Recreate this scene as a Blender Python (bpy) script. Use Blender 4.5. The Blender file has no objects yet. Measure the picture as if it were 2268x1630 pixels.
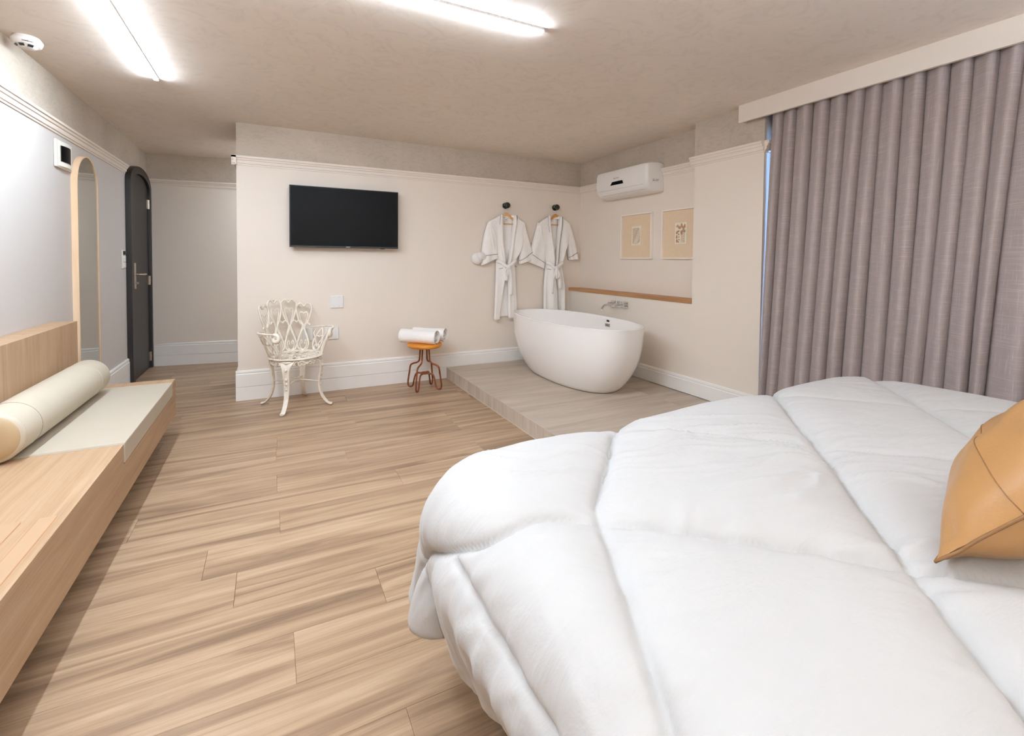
import bpy, math, random
import numpy as np
from mathutils import Vector, Matrix
random.seed(7); rng = np.random.default_rng(7)
sc = bpy.context.scene
C = sc.collection

# ------------------------------------------------------------------ camera, world, exposure
F_PX, CX, CY = 1041.818, 1126.663, 607.179
cam_d = bpy.data.cameras.new('camera'); cam = bpy.data.objects.new('camera', cam_d); C.objects.link(cam)
cam_d.sensor_fit = 'HORIZONTAL'; cam_d.sensor_width = 36
cam_d.lens = F_PX*36/2268
cam_d.shift_x = (1134-CX)/2268; cam_d.shift_y = (CY-815)/2268
cam_d.clip_start = .02
yaw, pitch, roll = .4681, -.0307, -.0087
fw = Vector((math.sin(yaw)*math.cos(pitch), math.cos(yaw)*math.cos(pitch), math.sin(pitch)))
ri = Vector((math.cos(yaw), -math.sin(yaw), 0)); dn = fw.cross(ri)
rr = ri*math.cos(roll)+dn*math.sin(roll); dd_ = dn*math.cos(roll)-ri*math.sin(roll)
M = Matrix(((rr.x, -dd_.x, -fw.x, 0), (rr.y, -dd_.y, -fw.y, 0), (rr.z, -dd_.z, -fw.z, 1.25), (0, 0, 0, 1)))
cam.matrix_world = M
sc.camera = cam

w = bpy.data.worlds.new('world'); sc.world = w; w.use_nodes = True
bg = w.node_tree.nodes['Background']; bg.inputs[0].default_value = (.30, .55, 1.0, 1); bg.inputs[1].default_value = 36
sc.view_settings.view_transform = 'Standard'; sc.view_settings.look = 'None'
sc.view_settings.gamma = 1; sc.view_settings.use_curve_mapping = False
sc.view_settings.exposure = 0.27
sc.cycles.max_bounces = 10; sc.cycles.diffuse_bounces = 7; sc.cycles.glossy_bounces = 4
sc.cycles.transmission_bounces = 4; sc.cycles.sample_clamp_indirect = 4
sc.cycles.caustics_reflective = False; sc.cycles.caustics_refractive = False
STRIP = 192.0        # emission of the ceiling strips
STRIP_COL = (.85, .965, 1.10)

# ------------------------------------------------------------------ room dimensions
XL, D1, X0, H, R = -1.2445, 4.6926, -.2613, 2.4095, 2.088
XR, XN, YP, YW = 3.3285, 3.187, 2.854, 2.227
BB = .262
YB, YWE = -1.25, -.9            # wall behind the camera, end of the window recess
YC0, YC1 = 6.601, 6.45          # corridor end wall: at the left wall, at the block
XPL, ZP, YPE = 1.64, .114, 2.40 # platform
SL, SF = 34.0, 24.0

# ------------------------------------------------------------------ helpers
def lin(c):
    return tuple(((v/255)/12.92 if v/255 <= .04045 else ((v/255+.055)/1.055)**2.4) for v in c)+(1,)

def gloc(o):
    v = Vector((0, 0, 0))
    while o is not None:
        v = v+o.location; o = o.parent
    return v

def mk(name, V, F, mats, parent=None, smooth=False, local=False, mi=None, bevel=0, seg=2, origin=None, auto=None):
    V = [tuple(v) for v in V]
    me = bpy.data.meshes.new(name)
    o = bpy.data.objects.new(name, me); C.objects.link(o)
    if parent is not None:
        o.parent = parent
        if not local:
            g = gloc(parent); V = [(v[0]-g.x, v[1]-g.y, v[2]-g.z) for v in V]
        if origin is not None:
            o.location = origin; V = [(v[0]-origin[0], v[1]-origin[1], v[2]-origin[2]) for v in V]
    else:
        a = np.array(V); c = (a.min(0)+a.max(0))/2; c[2] = a[:, 2].min()
        if origin is not None: c = np.array(origin)
        o.location = c; V = [tuple(v) for v in (a-c)]
    me.from_pydata(V, [], F)
    if not isinstance(mats, (list, tuple)): mats = [mats]
    for m in mats: me.materials.append(m)
    if mi is not None: me.polygons.foreach_set('material_index', mi)
    if smooth: me.polygons.foreach_set('use_smooth', [True]*len(me.polygons))
    if auto is not None:
        me.polygons.foreach_set('use_smooth', [True]*len(me.polygons))
        me.set_sharp_from_angle(angle=math.radians(auto))
    me.validate(); me.update()
    if bevel:
        b = o.modifiers.new('bevel', 'BEVEL'); b.width = bevel; b.segments = seg; b.limit_method = 'ANGLE'; b.angle_limit = math.radians(40)
        me.polygons.foreach_set('use_smooth', [True]*len(me.polygons))
        wn = o.modifiers.new('wn', 'WEIGHTED_NORMAL'); wn.keep_sharp = True
    return o

class MB:
    def __init__(s): s.V = []; s.F = []; s.M = []
    def add(s, V, F, m=0):
        k = len(s.V); s.V += [tuple(v) for v in V]; s.F += [tuple(i+k for i in f) for f in F]; s.M += [m]*len(F); return s
    def box(s, x0, x1, y0, y1, z0, z1, m=0):
        V = [(x, y, z) for x in (x0, x1) for y in (y0, y1) for z in (z0, z1)]
        F = [(0, 1, 3, 2), (4, 6, 7, 5), (0, 4, 5, 1), (2, 3, 7, 6), (0, 2, 6, 4), (1, 5, 7, 3)]
        return s.add(V, F, m)
    def tube(s, P, r, n=8, closed=False, m=0, caps=True, flat=1.0, up=None):
        P = [Vector(q) for q in P]; N = len(P)
        rs = list(r) if hasattr(r, '__len__') else [r]*N
        T = []
        for i in range(N):
            a = P[(i-1) % N] if (closed or i > 0) else P[i]
            b = P[(i+1) % N] if (closed or i < N-1) else P[i]
            t = (b-a); T.append(t.normalized() if t.length > 1e-9 else Vector((0, 0, 1)))
        u = Vector(up) if up is not None else (Vector((0, 0, 1)) if abs(T[0].z) < .9 else Vector((1, 0, 0)))
        u = (u-T[0]*u.dot(T[0])).normalized()
        V = []
        for i in range(N):
            if up is not None: u = Vector(up)
            u = (u-T[i]*u.dot(T[i]))
            u = u.normalized() if u.length > 1e-6 else Vector((1, 0, 0))
            v = T[i].cross(u)
            for k in range(n):
                a = 2*math.pi*k/n
                V.append(P[i]+u*math.cos(a)*rs[i]*flat+v*math.sin(a)*rs[i])
        F = []
        for i in range(N if closed else N-1):
            j = (i+1) % N
            for k in range(n):
                l = (k+1) % n
                F.append((i*n+k, i*n+l, j*n+l, j*n+k))
        if not closed and caps:
            F.append(tuple(range(n))[::-1]); F.append(tuple((N-1)*n+k for k in range(n)))
        return s.add(V, F, m)
    def lathe(s, prof, n=32, c=(0, 0, 0), axis='z', m=0):
        V = []
        for (r, h) in prof:
            for k in range(n):
                a = 2*math.pi*k/n
                p = (r*math.cos(a), r*math.sin(a), h)
                if axis == 'x': p = (h, r*math.cos(a), r*math.sin(a))
                if axis == 'y': p = (r*math.sin(a), h, r*math.cos(a))
                V.append((p[0]+c[0], p[1]+c[1], p[2]+c[2]))
        F = []
        N = len(prof)
        for i in range(N-1):
            for k in range(n):
                l = (k+1) % n
                F.append((i*n+k, i*n+l, (i+1)*n+l, (i+1)*n+k))
        F.append(tuple(range(n))[::-1]); F.append(tuple((N-1)*n+k for k in range(n)))
        return s.add(V, F, m)
    def prism(s, poly, h0, h1, axis='z', m=0):
        n = len(poly)
        def q(a, b, h): return {'z': (a, b, h), 'x': (h, a, b), 'y': (a, h, b)}[axis]
        V = [q(a, b, h0) for a, b in poly]+[q(a, b, h1) for a, b in poly]
        F = [tuple(range(n))[::-1], tuple(range(n, 2*n))]+[(i, (i+1) % n, n+(i+1) % n, n+i) for i in range(n)]
        return s.add(V, F, m)
    def loft(s, rings, m=0, closed=True, caps=True):
        n = len(rings[0]); V = [v for r_ in rings for v in r_]; F = []
        for i in range(len(rings)-1):
            for k in range(n if closed else n-1):
                l = (k+1) % n
                F.append((i*n+k, i*n+l, (i+1)*n+l, (i+1)*n+k))
        if caps:
            F.append(tuple(range(n))[::-1]); F.append(tuple((len(rings)-1)*n+k for k in range(n)))
        return s.add(V, F, m)
    def ball(s, c, r, n=12, m=0, sc_=(1, 1, 1)):
        V = []; h = n//2
        V.append((c[0], c[1], c[2]+r*sc_[2]))
        for i in range(1, h):
            a = math.pi*i/h
            for k in range(n):
                b = 2*math.pi*k/n
                V.append((c[0]+r*sc_[0]*math.sin(a)*math.cos(b), c[1]+r*sc_[1]*math.sin(a)*math.sin(b), c[2]+r*sc_[2]*math.cos(a)))
        V.append((c[0], c[1], c[2]-r*sc_[2]))
        F = [(0, 1+k, 1+(k+1) % n) for k in range(n)]
        for i in range(h-2):
            for k in range(n):
                l = (k+1) % n
                F.append((1+i*n+k, 1+(i+1)*n+k, 1+(i+1)*n+l, 1+i*n+l))
        b = len(V)-1
        F += [(b, 1+(h-2)*n+(k+1) % n, 1+(h-2)*n+k) for k in range(n)]
        return s.add(V, F, m)
    def build(s, name, mats, parent=None, **k):
        if isinstance(mats, (list, tuple)) and len(mats) > 1: k['mi'] = s.M
        return mk(name, s.V, s.F, mats, parent, **k)

def thing(name, loc, label, cat, group=None, rz=0):
    o = bpy.data.objects.new(name, None); C.objects.link(o); o.location = loc; o.rotation_euler = (0, 0, rz)
    o.empty_display_size = .1
    o['label'] = label; o['category'] = cat
    if group: o['group'] = group
    return o
def tag(o, label, cat, group=None):
    o['label'] = label; o['category'] = cat
    if group: o['group'] = group
    return o
def struct(o): o['kind'] = 'structure'; return o

def crv(P, n=6, closed=False):
    """Catmull-Rom through points."""
    P = [np.array(q, float) for q in P]; N = len(P); out = []
    rng_ = range(N if closed else N-1)
    for i in rng_:
        g = lambda k: P[k % N] if closed else P[min(max(k, 0), N-1)]
        a, b, c, d = g(i-1), g(i), g(i+1), g(i+2)
        for t in np.arange(n)/n:
            out.append(.5*((2*b)+(-a+c)*t+(2*a-5*b+4*c-d)*t*t+(-a+3*b-3*c+d)*t**3))
    if not closed: out.append(P[-1])
    return out

def text(name, body, size, mat, parent, matrix, extrude=.0006):
    cu = bpy.data.curves.new(name, 'FONT'); cu.body = body; cu.size = size; cu.extrude = extrude; cu.align_x = 'CENTER'; cu.align_y = 'CENTER'
    cu.resolution_u = 2
    t = bpy.data.objects.new(name+'_tmp', cu); C.objects.link(t)
    me = bpy.data.meshes.new_from_object(t.evaluated_get(bpy.context.evaluated_depsgraph_get()))
    bpy.data.objects.remove(t); bpy.data.curves.remove(cu)
    me.name = name; me.materials.clear(); me.materials.append(mat)
    me.transform(matrix)
    g = gloc(parent); me.transform(Matrix.Translation(-g))
    o = bpy.data.objects.new(name, me); C.objects.link(o); o.parent = parent
    return o
def basis(x, y, z, o):
    return Matrix(((x[0], y[0], z[0], o[0]), (x[1], y[1], z[1], o[1]), (x[2], y[2], z[2], o[2]), (0, 0, 0, 1)))

# ------------------------------------------------------------------ materials
class NT:
    def __init__(s, name):
        s.m = bpy.data.materials.new(name); s.m.use_nodes = True; s.t = s.m.node_tree
        s.b = s.t.nodes['Principled BSDF']
    def n(s, kind, **k):
        o = s.t.nodes.new(kind)
        for a, v in k.items():
            if a.startswith('i_'):
                key = a[2:]; key = int(key) if key.isdigit() else key.replace('_', ' ')
                o.inputs[key].default_value = v
            else: setattr(o, a, v)
        return o
    def l(s, a, b, ia=0, ib=0):
        s.t.links.new(a.outputs[ia], b.inputs[ib]); return b
    def coord(s, scale=(1, 1, 1), rot=(0, 0, 0), kind='Object', rand=None):
        c = s.n('ShaderNodeTexCoord'); mp = s.n('ShaderNodeMapping'); mp.inputs['Scale'].default_value = scale; mp.inputs['Rotation'].default_value = rot
        if rand:
            oi = s.n('ShaderNodeObjectInfo'); mu = s.n('ShaderNodeVectorMath', operation='SCALE'); mu.inputs[0].default_value = rand
            s.t.links.new(oi.outputs['Random'], mu.inputs['Scale'])
            ad = s.n('ShaderNodeVectorMath', operation='ADD')
            s.t.links.new(c.outputs[kind], ad.inputs[0]); s.t.links.new(mu.outputs[0], ad.inputs[1]); s.t.links.new(ad.outputs[0], mp.inputs[0])
        else: s.t.links.new(c.outputs[kind], mp.inputs[0])
        return mp
    def noise(s, co, scale=5, detail=4, rough=.5, dist=0):
        o = s.n('ShaderNodeTexNoise'); o.inputs['Scale'].default_value = scale; o.inputs['Detail'].default_value = detail
        o.inputs['Roughness'].default_value = rough; o.inputs['Distortion'].default_value = dist
        s.t.links.new(co.outputs[0], o.inputs['Vector']); return o
    def ramp(s, src, stops, ia=0):
        r = s.n('ShaderNodeValToRGB'); e = r.color_ramp.elements
        while len(e) < len(stops): e.new(.5)
        for k, (p, c) in enumerate(stops): e[k].position = p; e[k].color = c
        s.t.links.new(src.outputs[ia], r.inputs[0]); return r
    def bump(s, src, strength=.1, dist=.01, prev=None, ia=0):
        b = s.n('ShaderNodeBump'); b.inputs['Strength'].default_value = strength; b.inputs['Distance'].default_value = dist
        s.t.links.new(src.outputs[ia], b.inputs['Height'])
        if prev: s.t.links.new(prev.outputs[0], b.inputs['Normal'])
        s.t.links.new(b.outputs[0], s.b.inputs['Normal']); return b

def plain(name, col, rough=.5, metal=0, bump=None, spec=.5, coat=0, var=.03, vscale=6, sheen=0):
    t = NT(name); c = lin(col)
    t.b.inputs['Roughness'].default_value = rough; t.b.inputs['Metallic'].default_value = metal
    t.b.inputs['Specular IOR Level'].default_value = spec; t.b.inputs['Coat Weight'].default_value = coat
    t.b.inputs['Sheen Weight'].default_value = sheen
    co = t.coord(); nz = t.noise(co, vscale, 3)
    a = tuple(min(1, v*(1-var)) for v in c[:3])+(1,); b = tuple(min(1, v*(1+var)) for v in c[:3])+(1,)
    r = t.ramp(nz, [(.3, a), (.7, b)]); t.l(r, t.b)
    if bump:
        n2 = t.noise(co, bump[0], 3); t.bump(n2, bump[1], bump[2])
    return t.m

def plaster(name, c1, c2, scale=1.6, k=.5, bump=.25):
    t = NT(name); co = t.coord(kind='Object')
    n1 = t.noise(co, scale, 8, .62, 1.2); r1 = t.ramp(n1, [(.25, lin(c1)), (.75, lin(c2))])
    n2 = t.noise(t.coord((1, 1, 2.2), (.3, .5, .7)), scale*5, 6, .7, 3.5)
    r2 = t.ramp(n2, [(.38, (.80, .80, .79, 1)), (.5, (1, 1, 1, 1)), (.64, (1.0, .985, .965, 1))])
    mx = t.n('ShaderNodeMix', data_type='RGBA', blend_type='MULTIPLY'); mx.inputs[0].default_value = k
    t.t.links.new(r1.outputs[0], mx.inputs[6]); t.t.links.new(r2.outputs[0], mx.inputs[7]); t.t.links.new(mx.outputs[2], t.b.inputs[0])
    t.b.inputs['Roughness'].default_value = .62; t.b.inputs['Specular IOR Level'].default_value = .3
    t.bump(n2, bump, .004)
    return t.m

def wood(name, cols, axis='x', stretch=14, scale=1.5, rough=.42, rand=None, fine=1.0, spec=.4, bump=.12, stops=(.25, .45, .6, .78), big=(1, 1), fdark=.80, fpos=(.36, .56), dist=.5):
    """cols: 4 colours from dark to light; grain runs along axis."""
    t = NT(name)
    s = {'x': (1, stretch, stretch), 'y': (stretch, 1, stretch), 'z': (stretch, stretch, 1)}[axis]
    co = t.coord(s, rand=rand)
    n1 = t.noise(co, scale*.55, 7, .60, dist)
    r1 = t.ramp(n1, [(stops[k], lin(cols[k])) for k in range(4)])
    co2 = t.coord(tuple(v*(1 if v == 1 else 6) for v in s), rand=rand)
    n2 = t.noise(co2, scale*1.3, 6, .75, .2)
    r2 = t.ramp(n2, [(fpos[0], (fdark, fdark*.975, fdark*.95, 1)), (fpos[1], (1, 1, 1, 1))])
    mx = t.n('ShaderNodeMix', data_type='RGBA', blend_type='MULTIPLY'); mx.inputs[0].default_value = fine
    t.t.links.new(r1.outputs[0], mx.inputs[6]); t.t.links.new(r2.outputs[0], mx.inputs[7])
    t.t.links.new(mx.outputs[2], t.b.inputs[0])
    t.b.inputs['Roughness'].default_value = rough; t.b.inputs['Specular IOR Level'].default_value = spec
    t.bump(n2, bump, .0015)
    return t.m

MAT = {}
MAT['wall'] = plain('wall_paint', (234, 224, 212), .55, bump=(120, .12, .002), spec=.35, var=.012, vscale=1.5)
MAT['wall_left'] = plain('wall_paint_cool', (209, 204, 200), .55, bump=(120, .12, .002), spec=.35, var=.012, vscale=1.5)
MAT['plaster'] = plaster('grey_plaster_band', (182, 171, 157), (202, 190, 176), 1.4, .55)
MAT['ceil'] = plaster('ceiling_plaster', (230, 219, 208), (239, 229, 219), .9, .32)
MAT['trim'] = plain('rail_paint', (232, 222, 211), .45, spec=.4, var=.01)
MAT['base'] = plain('skirting_white', (242, 240, 236), .38, spec=.45, var=.01)
MAT['wood_floor'] = wood('vinyl_plank', [(118, 95, 76), (152, 126, 101), (172, 145, 117), (190, 165, 137)], 'x', 17, 1.25, .36, rand=(37, 91, 13), spec=.35, bump=.06, stops=(.28, .43, .53, .70), fdark=.84, dist=1.3)
MAT['gap'] = plain('floor_joint', (130, 106, 86), .8)
MAT['tile'] = wood('porcelain_tile', [(160, 147, 132), (180, 167, 152), (192, 179, 164), (207, 195, 181)], 'x', 9, 1.8, .45, rand=(31, 17, 3), fdark=.90, spec=.35, bump=.04)
MAT['riser'] = wood('porcelain_riser', [(172, 159, 144), (190, 177, 162), (202, 189, 174), (214, 203, 189)], 'z', 9, 3.2, .45, rand=(3, 17, 31), fdark=.9, spec=.3, bump=.04)
MAT['grout'] = plain('tile_joint', (205, 194, 180), .7)
OAK = [(168, 138, 108), (182, 152, 121), (189, 160, 130), (198, 171, 142)]
MAT['oak_y'] = wood('pale_oak_lengthwise', OAK, 'y', 16, 2.0, .5, fdark=.86, spec=.3, bump=.08)
MAT['oak_z'] = wood('pale_oak_upright', OAK, 'z', 16, 2.0, .5, fdark=.84, spec=.3, bump=.08)
MAT['oak_inlay'] = plain('smooth_inlay', (184, 153, 121), .5, var=.02)
MAT['shelf'] = wood('shelf_wood', [(158, 112, 72), (178, 130, 86), (190, 142, 96), (200, 154, 108)], 'y', 14, 2, .45)
MAT['mirror_frame'] = wood('mirror_frame_wood', [(224, 192, 154), (231, 201, 165), (236, 208, 174), (241, 216, 184)], 'z', 14, 2, .5, fdark=.93)
MAT['black_door'] = plain('door_black_paint', (34, 30, 29), .42, bump=(60, .08, .002), var=.05)
MAT['black_gloss'] = plain('screen_black', (2, 2, 3), .35, spec=.08, var=0)
MAT['black'] = plain('black_plastic', (12, 12, 13), .4)
MAT['black_soft'] = plain('dark_green_black_metal', (38, 44, 34), .5)
MAT['white_pl'] = plain('white_plastic', (238, 235, 231), .32, var=.01)
MAT['cream_pl'] = plain('cream_plastic', (240, 238, 228), .35, var=.01)
MAT['cool_pl'] = plain('cool_white_plate', (236, 236, 235), .35, var=.01)
MAT['tub'] = plain('bathtub_acrylic', (249, 246, 243), .09, spec=.5, coat=.3, var=.005)
MAT['chrome'] = plain('chrome', (222, 222, 224), .09, 1, var=.01)
MAT['steel'] = plain('brushed_steel', (205, 192, 180), .28, 1, var=.03)
MAT['iron'] = plain('cast_iron_white_paint', (232, 224, 210), .45, bump=(45, .35, .004), var=.10, vscale=26)
MAT['rust'] = plain('brown_steel_tube', (128, 66, 34), .38, metal=.35, var=.22, vscale=22)
MAT['stool'] = wood('stool_seat_wood', [(196, 118, 30), (212, 134, 42), (222, 146, 52), (232, 160, 66)], 'x', 12, 3, .35)
MAT['towel'] = plain('towel_terry', (250, 247, 243), .95, bump=(260, .5, .005), sheen=.3, var=.02, vscale=40)
MAT['robe'] = plain('robe_waffle', (251, 248, 244), .95, bump=(170, .35, .004), sheen=.2, var=.015, vscale=20)
MAT['piping'] = plain('robe_piping', (72, 76, 92), .8)
MAT['hanger'] = wood('hanger_wood', [(212, 160, 100), (222, 172, 112), (230, 182, 122), (236, 190, 132)], 'x', 10, 4, .4)
MAT['hanger2'] = wood('hanger_wood_darker', [(196, 130, 62), (206, 142, 72), (216, 152, 82), (222, 160, 92)], 'x', 10, 4, .4)
MAT['leather'] = plain('cream_leather', (200, 191, 172), .42, bump=(220, .10, .0015), var=.02, spec=.45)
MAT['leather_end'] = plain('cream_leather_cap', (186, 164, 130), .42, bump=(220, .10, .0015), var=.02, spec=.45)
MAT['mat'] = plain('cream_bench_pad', (190, 180, 163), .5, bump=(240, .10, .0015), var=.015, spec=.4)
MAT['stitch'] = plain('leather_stitch', (150, 140, 120), .6)
MAT['tan'] = plain('tan_leather', (172, 128, 78), .36, bump=(190, .22, .002), var=.05, vscale=9, spec=.5)
MAT['tan_seam'] = plain('tan_seam', (132, 94, 54), .5)
MAT['pic_mat'] = plain('picture_linen_mount', (226, 204, 174), .8, bump=(300, .3, .001), var=.03, vscale=60)
MAT['pic_paper'] = plain('picture_paper', (238, 230, 208), .8)
MAT['pic_brown'] = plain('picture_brown', (180, 142, 115), .8)
MAT['frame'] = plain('picture_frame_cream', (248, 241, 232), .45)
MAT['alu'] = plain('window_aluminium', (210, 212, 214), .35, .6)

# mirror glass
t = NT('mirror_glass'); t.b.inputs['Metallic'].default_value = 1; t.b.inputs['Roughness'].default_value = .012
nz = t.noise(t.coord(), 2, 1); r = t.ramp(nz, [(.3, (.66, .67, .64, 1)), (.7, (.68, .69, .66, 1))]); t.l(r, t.b); MAT['mirror'] = t.m
t = NT('added_fill_lamp'); t.b.inputs['Emission Color'].default_value = (.835, .965, 1.13, 1); t.b.inputs['Emission Strength'].default_value = 940; MAT['glow3'] = t.m; MAT['glow4'] = t.m.copy(); MAT['glow4'].node_tree.nodes['Principled BSDF'].inputs['Emission Strength'].default_value = 60  # emission of the added fill lamps: wall uplights and passage lamp
# window glass: thin clear pane
t = NT('window_glass'); tr = t.n('ShaderNodeBsdfTransparent'); tr.inputs[0].default_value = (.95, .98, 1, 1); gl = t.n('ShaderNodeBsdfGlossy'); gl.inputs['Roughness'].default_value = .02
fr_ = t.n('ShaderNodeFresnel'); mx_ = t.n('ShaderNodeMixShader'); t.t.links.new(fr_.outputs[0], mx_.inputs[0]); t.t.links.new(tr.outputs[0], mx_.inputs[1]); t.t.links.new(gl.outputs[0], mx_.inputs[2])
t.t.links.new(mx_.outputs[0], t.t.nodes['Material Output'].inputs[0]); MAT['glass'] = t.m
# strip light diffuser
t = NT('strip_diffuser'); t.b.inputs['Emission Color'].default_value = STRIP_COL+(1,); t.b.inputs['Emission Strength'].default_value = STRIP
t.b.inputs['Base Color'].default_value = (.9, .9, .9, 1); MAT['glow'] = t.m
MAT['glow2'] = t.m.copy(); MAT['glow2'].node_tree.nodes['Principled BSDF'].inputs['Emission Strength'].default_value = STRIP*.88
# curtain linen
t = NT('curtain_linen'); co = t.coord((1, 1, 1), kind='UV')
nh = t.noise(t.coord((9, 420, 1), kind='UV'), 1.0, 3, .6); nv = t.noise(t.coord((330, 7, 1), kind='UV'), 1.0, 3, .6)
rh = t.ramp(nh, [(.54, (0, 0, 0, 1)), (.72, (1, 1, 1, 1))]); rv = t.ramp(nv, [(.56, (0, 0, 0, 1)), (.76, (1, 1, 1, 1))])
ad = t.n('ShaderNodeMath', operation='MAXIMUM'); t.l(rh, ad, 0, 0); t.l(rv, ad, 0, 1)
cr = t.ramp(ad, [(0, lin((168, 156, 153))), (1, lin((200, 189, 184)))]); t.l(cr, t.b)
t.b.inputs['Roughness'].default_value = .9; t.b.inputs['Sheen Weight'].default_value = .2; t.b.inputs['Specular IOR Level'].default_value = .15
t.bump(ad, .35, .001); MAT['curtain'] = t.m
# comforter
t = NT('comforter_cotton'); co = t.coord()
n1 = t.noise(t.coord((1.2, 3.6, 1.2), (0, 0, .42)), 3.6, 6, .6, .6); n2 = t.noise(co, 9, 5, .6, 1.0)
b1 = t.bump(n1, .36, .016); b2 = t.bump(n2, .16, .008, b1)
r = t.ramp(n2, [(0, lin((190, 189, 187))), (1, lin((194, 193, 191)))]); t.l(r, t.b)
t.b.inputs['Roughness'].default_value = .68; t.b.inputs['Sheen Weight'].default_value = .15; t.b.inputs['Specular IOR Level'].default_value = .3
MAT['comforter'] = t.m

# ------------------------------------------------------------------ room shell
def profile_run(name, prof, A, B, nrm, mat, parent=None, z0=0, ext=(0, 0)):
    """extrude (out, z) profile between A and B (xy), outwards along nrm."""
    A = np.array(A, float); B = np.array(B, float); d = (B-A)/np.linalg.norm(B-A); A = A-d*ext[0]; B = B+d*ext[1]
    nrm = np.array(nrm, float)
    ring = lambda P: [(P[0]+nrm[0]*o_, P[1]+nrm[1]*o_, z0+z) for o_, z in prof]
    m = MB(); m.loft([ring(A), ring(B)]); return m.build(name, mat, parent)

RAIL = [(0, -.042), (.007, -.042), (.007, -.030), (.014, -.028), (.017, -.012), (.017, -.004), (.024, 0), (.028, .014), (.036, .018), (.036, .034), (.030, .038), (0, .038)]
BASE_LO = [(0, 0), (.018, 0), (.018, .118), (0, .118)]
BASE_UP = [(0, .1205), (.018, .1205), (.018, .228), (.013, .234), (.016, .243), (.014, .256), (.006, BB), (0, BB)]

# floor: slab + planks
slab = MB(); slab.box(XL-.1, XN+.4, YB-.1, YC0+.1, -.12, -.004)
floor = struct(slab.build('floor', MAT['gap']))
YPS_ = 5.45; ROW = .214; PL = 1.22; y0 = 1.475-ROW*13
joints = {0: .06, 2: -.127, 4: .03, 5: .65, 6: .022, 7: .42, 8: .023}
pmesh = {}
def plank(x0, x1, ya, yb):
    key = (round(x1-x0, 3), round(yb-ya, 3))
    g = .0003
    if key not in pmesh:
        L, W_ = key; b = .0008
        V = [(g, g, -.004), (L-g, g, -.004), (L-g, W_-g, -.004), (g, W_-g, -.004),
             (g, g, -b), (L-g, g, -b), (L-g, W_-g, -b), (g, W_-g, -b),
             (g+b, g+b, 0), (L-g-b, g+b, 0), (L-g-b, W_-g-b, 0), (g+b, W_-g-b, 0)]
        F = [(0, 1, 5, 4), (1, 2, 6, 5), (2, 3, 7, 6), (3, 0, 4, 7), (4, 5, 9, 8), (5, 6, 10, 9), (6, 7, 11, 10), (7, 4, 8, 11), (8, 9, 10, 11), (3, 2, 1, 0)]
        me = bpy.data.meshes.new('plank'); me.from_pydata(V, [], F); me.materials.append(MAT['wood_floor']); pmesh[key] = me
    o = bpy.data.objects.new('plank', pmesh[key]); C.objects.link(o); o.parent = floor
    o.location = (x0-floor.location.x, ya-floor.location.y, -floor.location.z)
for r_ in range(0, 38):
    ya = y0+r_*ROW; yb = min(ya+ROW, YC0)
    if ya >= YC0-.01: break
    k = r_-13
    off = joints.get(k, -1+random.random()*1.2)
    x = off-PL*3
    if ya < YB: ya2 = YB
    else: ya2 = ya
    if yb <= YB: continue
    xmax = XN+.25 if yb < YPE else (XPL if ya < D1 else X0)
    if yb > D1: xmax = min(xmax, X0 if ya >= D1-.05 else XPL)
    if ya > YPS_-.05: xmax = 1.25
    while x < xmax:
        a, b = max(x, XL), min(x+PL, xmax)
        if b-a > .02: plank(a, b, ya2, yb)
        x += PL

# ceiling
m = MB(); m.box(XL-.1, XN+.4, YB-.1, YC0+.1, H, H+.1); struct(m.build('ceiling', MAT['ceil']))
# walls: lower paint, upper plaster band
def wall(name, boxes, mats): 
    m = MB()
    for b in boxes:
        x0_, x1_, ya_, yb_, za, zb = b[:6]
        if za < R < zb:
            m.box(x0_, x1_, ya_, yb_, za, R, 0); m.box(x0_, x1_, ya_, yb_, R, zb, 1)
        else: m.box(x0_, x1_, ya_, yb_, za, zb, 0 if zb <= R+.01 else 1)
    return struct(m.build(name, mats))
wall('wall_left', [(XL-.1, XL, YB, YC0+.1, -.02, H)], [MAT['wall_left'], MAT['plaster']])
YPS = 5.45; XPE = 1.25  # side passage opened out of view so the added lamp lights the corridor
wall('wall_back', [(X0, XR+.1, D1, YPS, -.02, H), (XPE, XR+.1, YPS, YC0+.1, -.02, H)], [MAT['wall'], MAT['plaster']])
m = MB()
for za, zb, k in ((-.02, R, 0), (R, H, 1)):
    V = [(XL-.1, YC0+.0, za), (X0, YC1, za), (XPE, YC1, za), (XPE, YC0+.2, za), (XL-.1, YC0+.2, za)]
    V += [(a, b, zb) for a, b, _ in V]
    m.add(V, [(4, 3, 2, 1, 0), (5, 6, 7, 8, 9), (0, 1, 6, 5), (1, 2, 7, 6), (2, 3, 8, 7), (3, 4, 9, 8), (4, 0, 5, 9)], k)
struct(m.build('wall_corridor', [MAT['wall'], MAT['plaster']]))
m = MB()
m.box(XR, XR+.12, YP, D1+.01, .89, R, 0); m.box(XR, XR+.12, YP, D1+.01, R, H, 1)      # niche back
m.box(XN, XR+.12, YP, D1+.01, -.02, .889, 0)                                          # lower wall
m.box(XN, XR+.12, YW, YP, -.02, R, 0); m.box(XN, XR+.12, YW, YP, R, H, 1)             # pier
m.box(XN, XR+.12, YB, YWE, -.02, R, 0); m.box(XN, XR+.12, YB, YWE, R, H, 1)
m.box(XN+.16, XR+.16, YWE, YW, 2.30, H, 1)                                            # lintel
m.box(XR+.12, XR+.16, YB-.1, YW+.1, -.02, .03, 0)
struct(m.build('wall_right', [MAT['wall'], MAT['plaster']]))
wall('wall_front', [(XL-.1, XN+.4, YB-.1, YB, -.02, H)], [MAT['wall'], MAT['plaster']])

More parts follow.
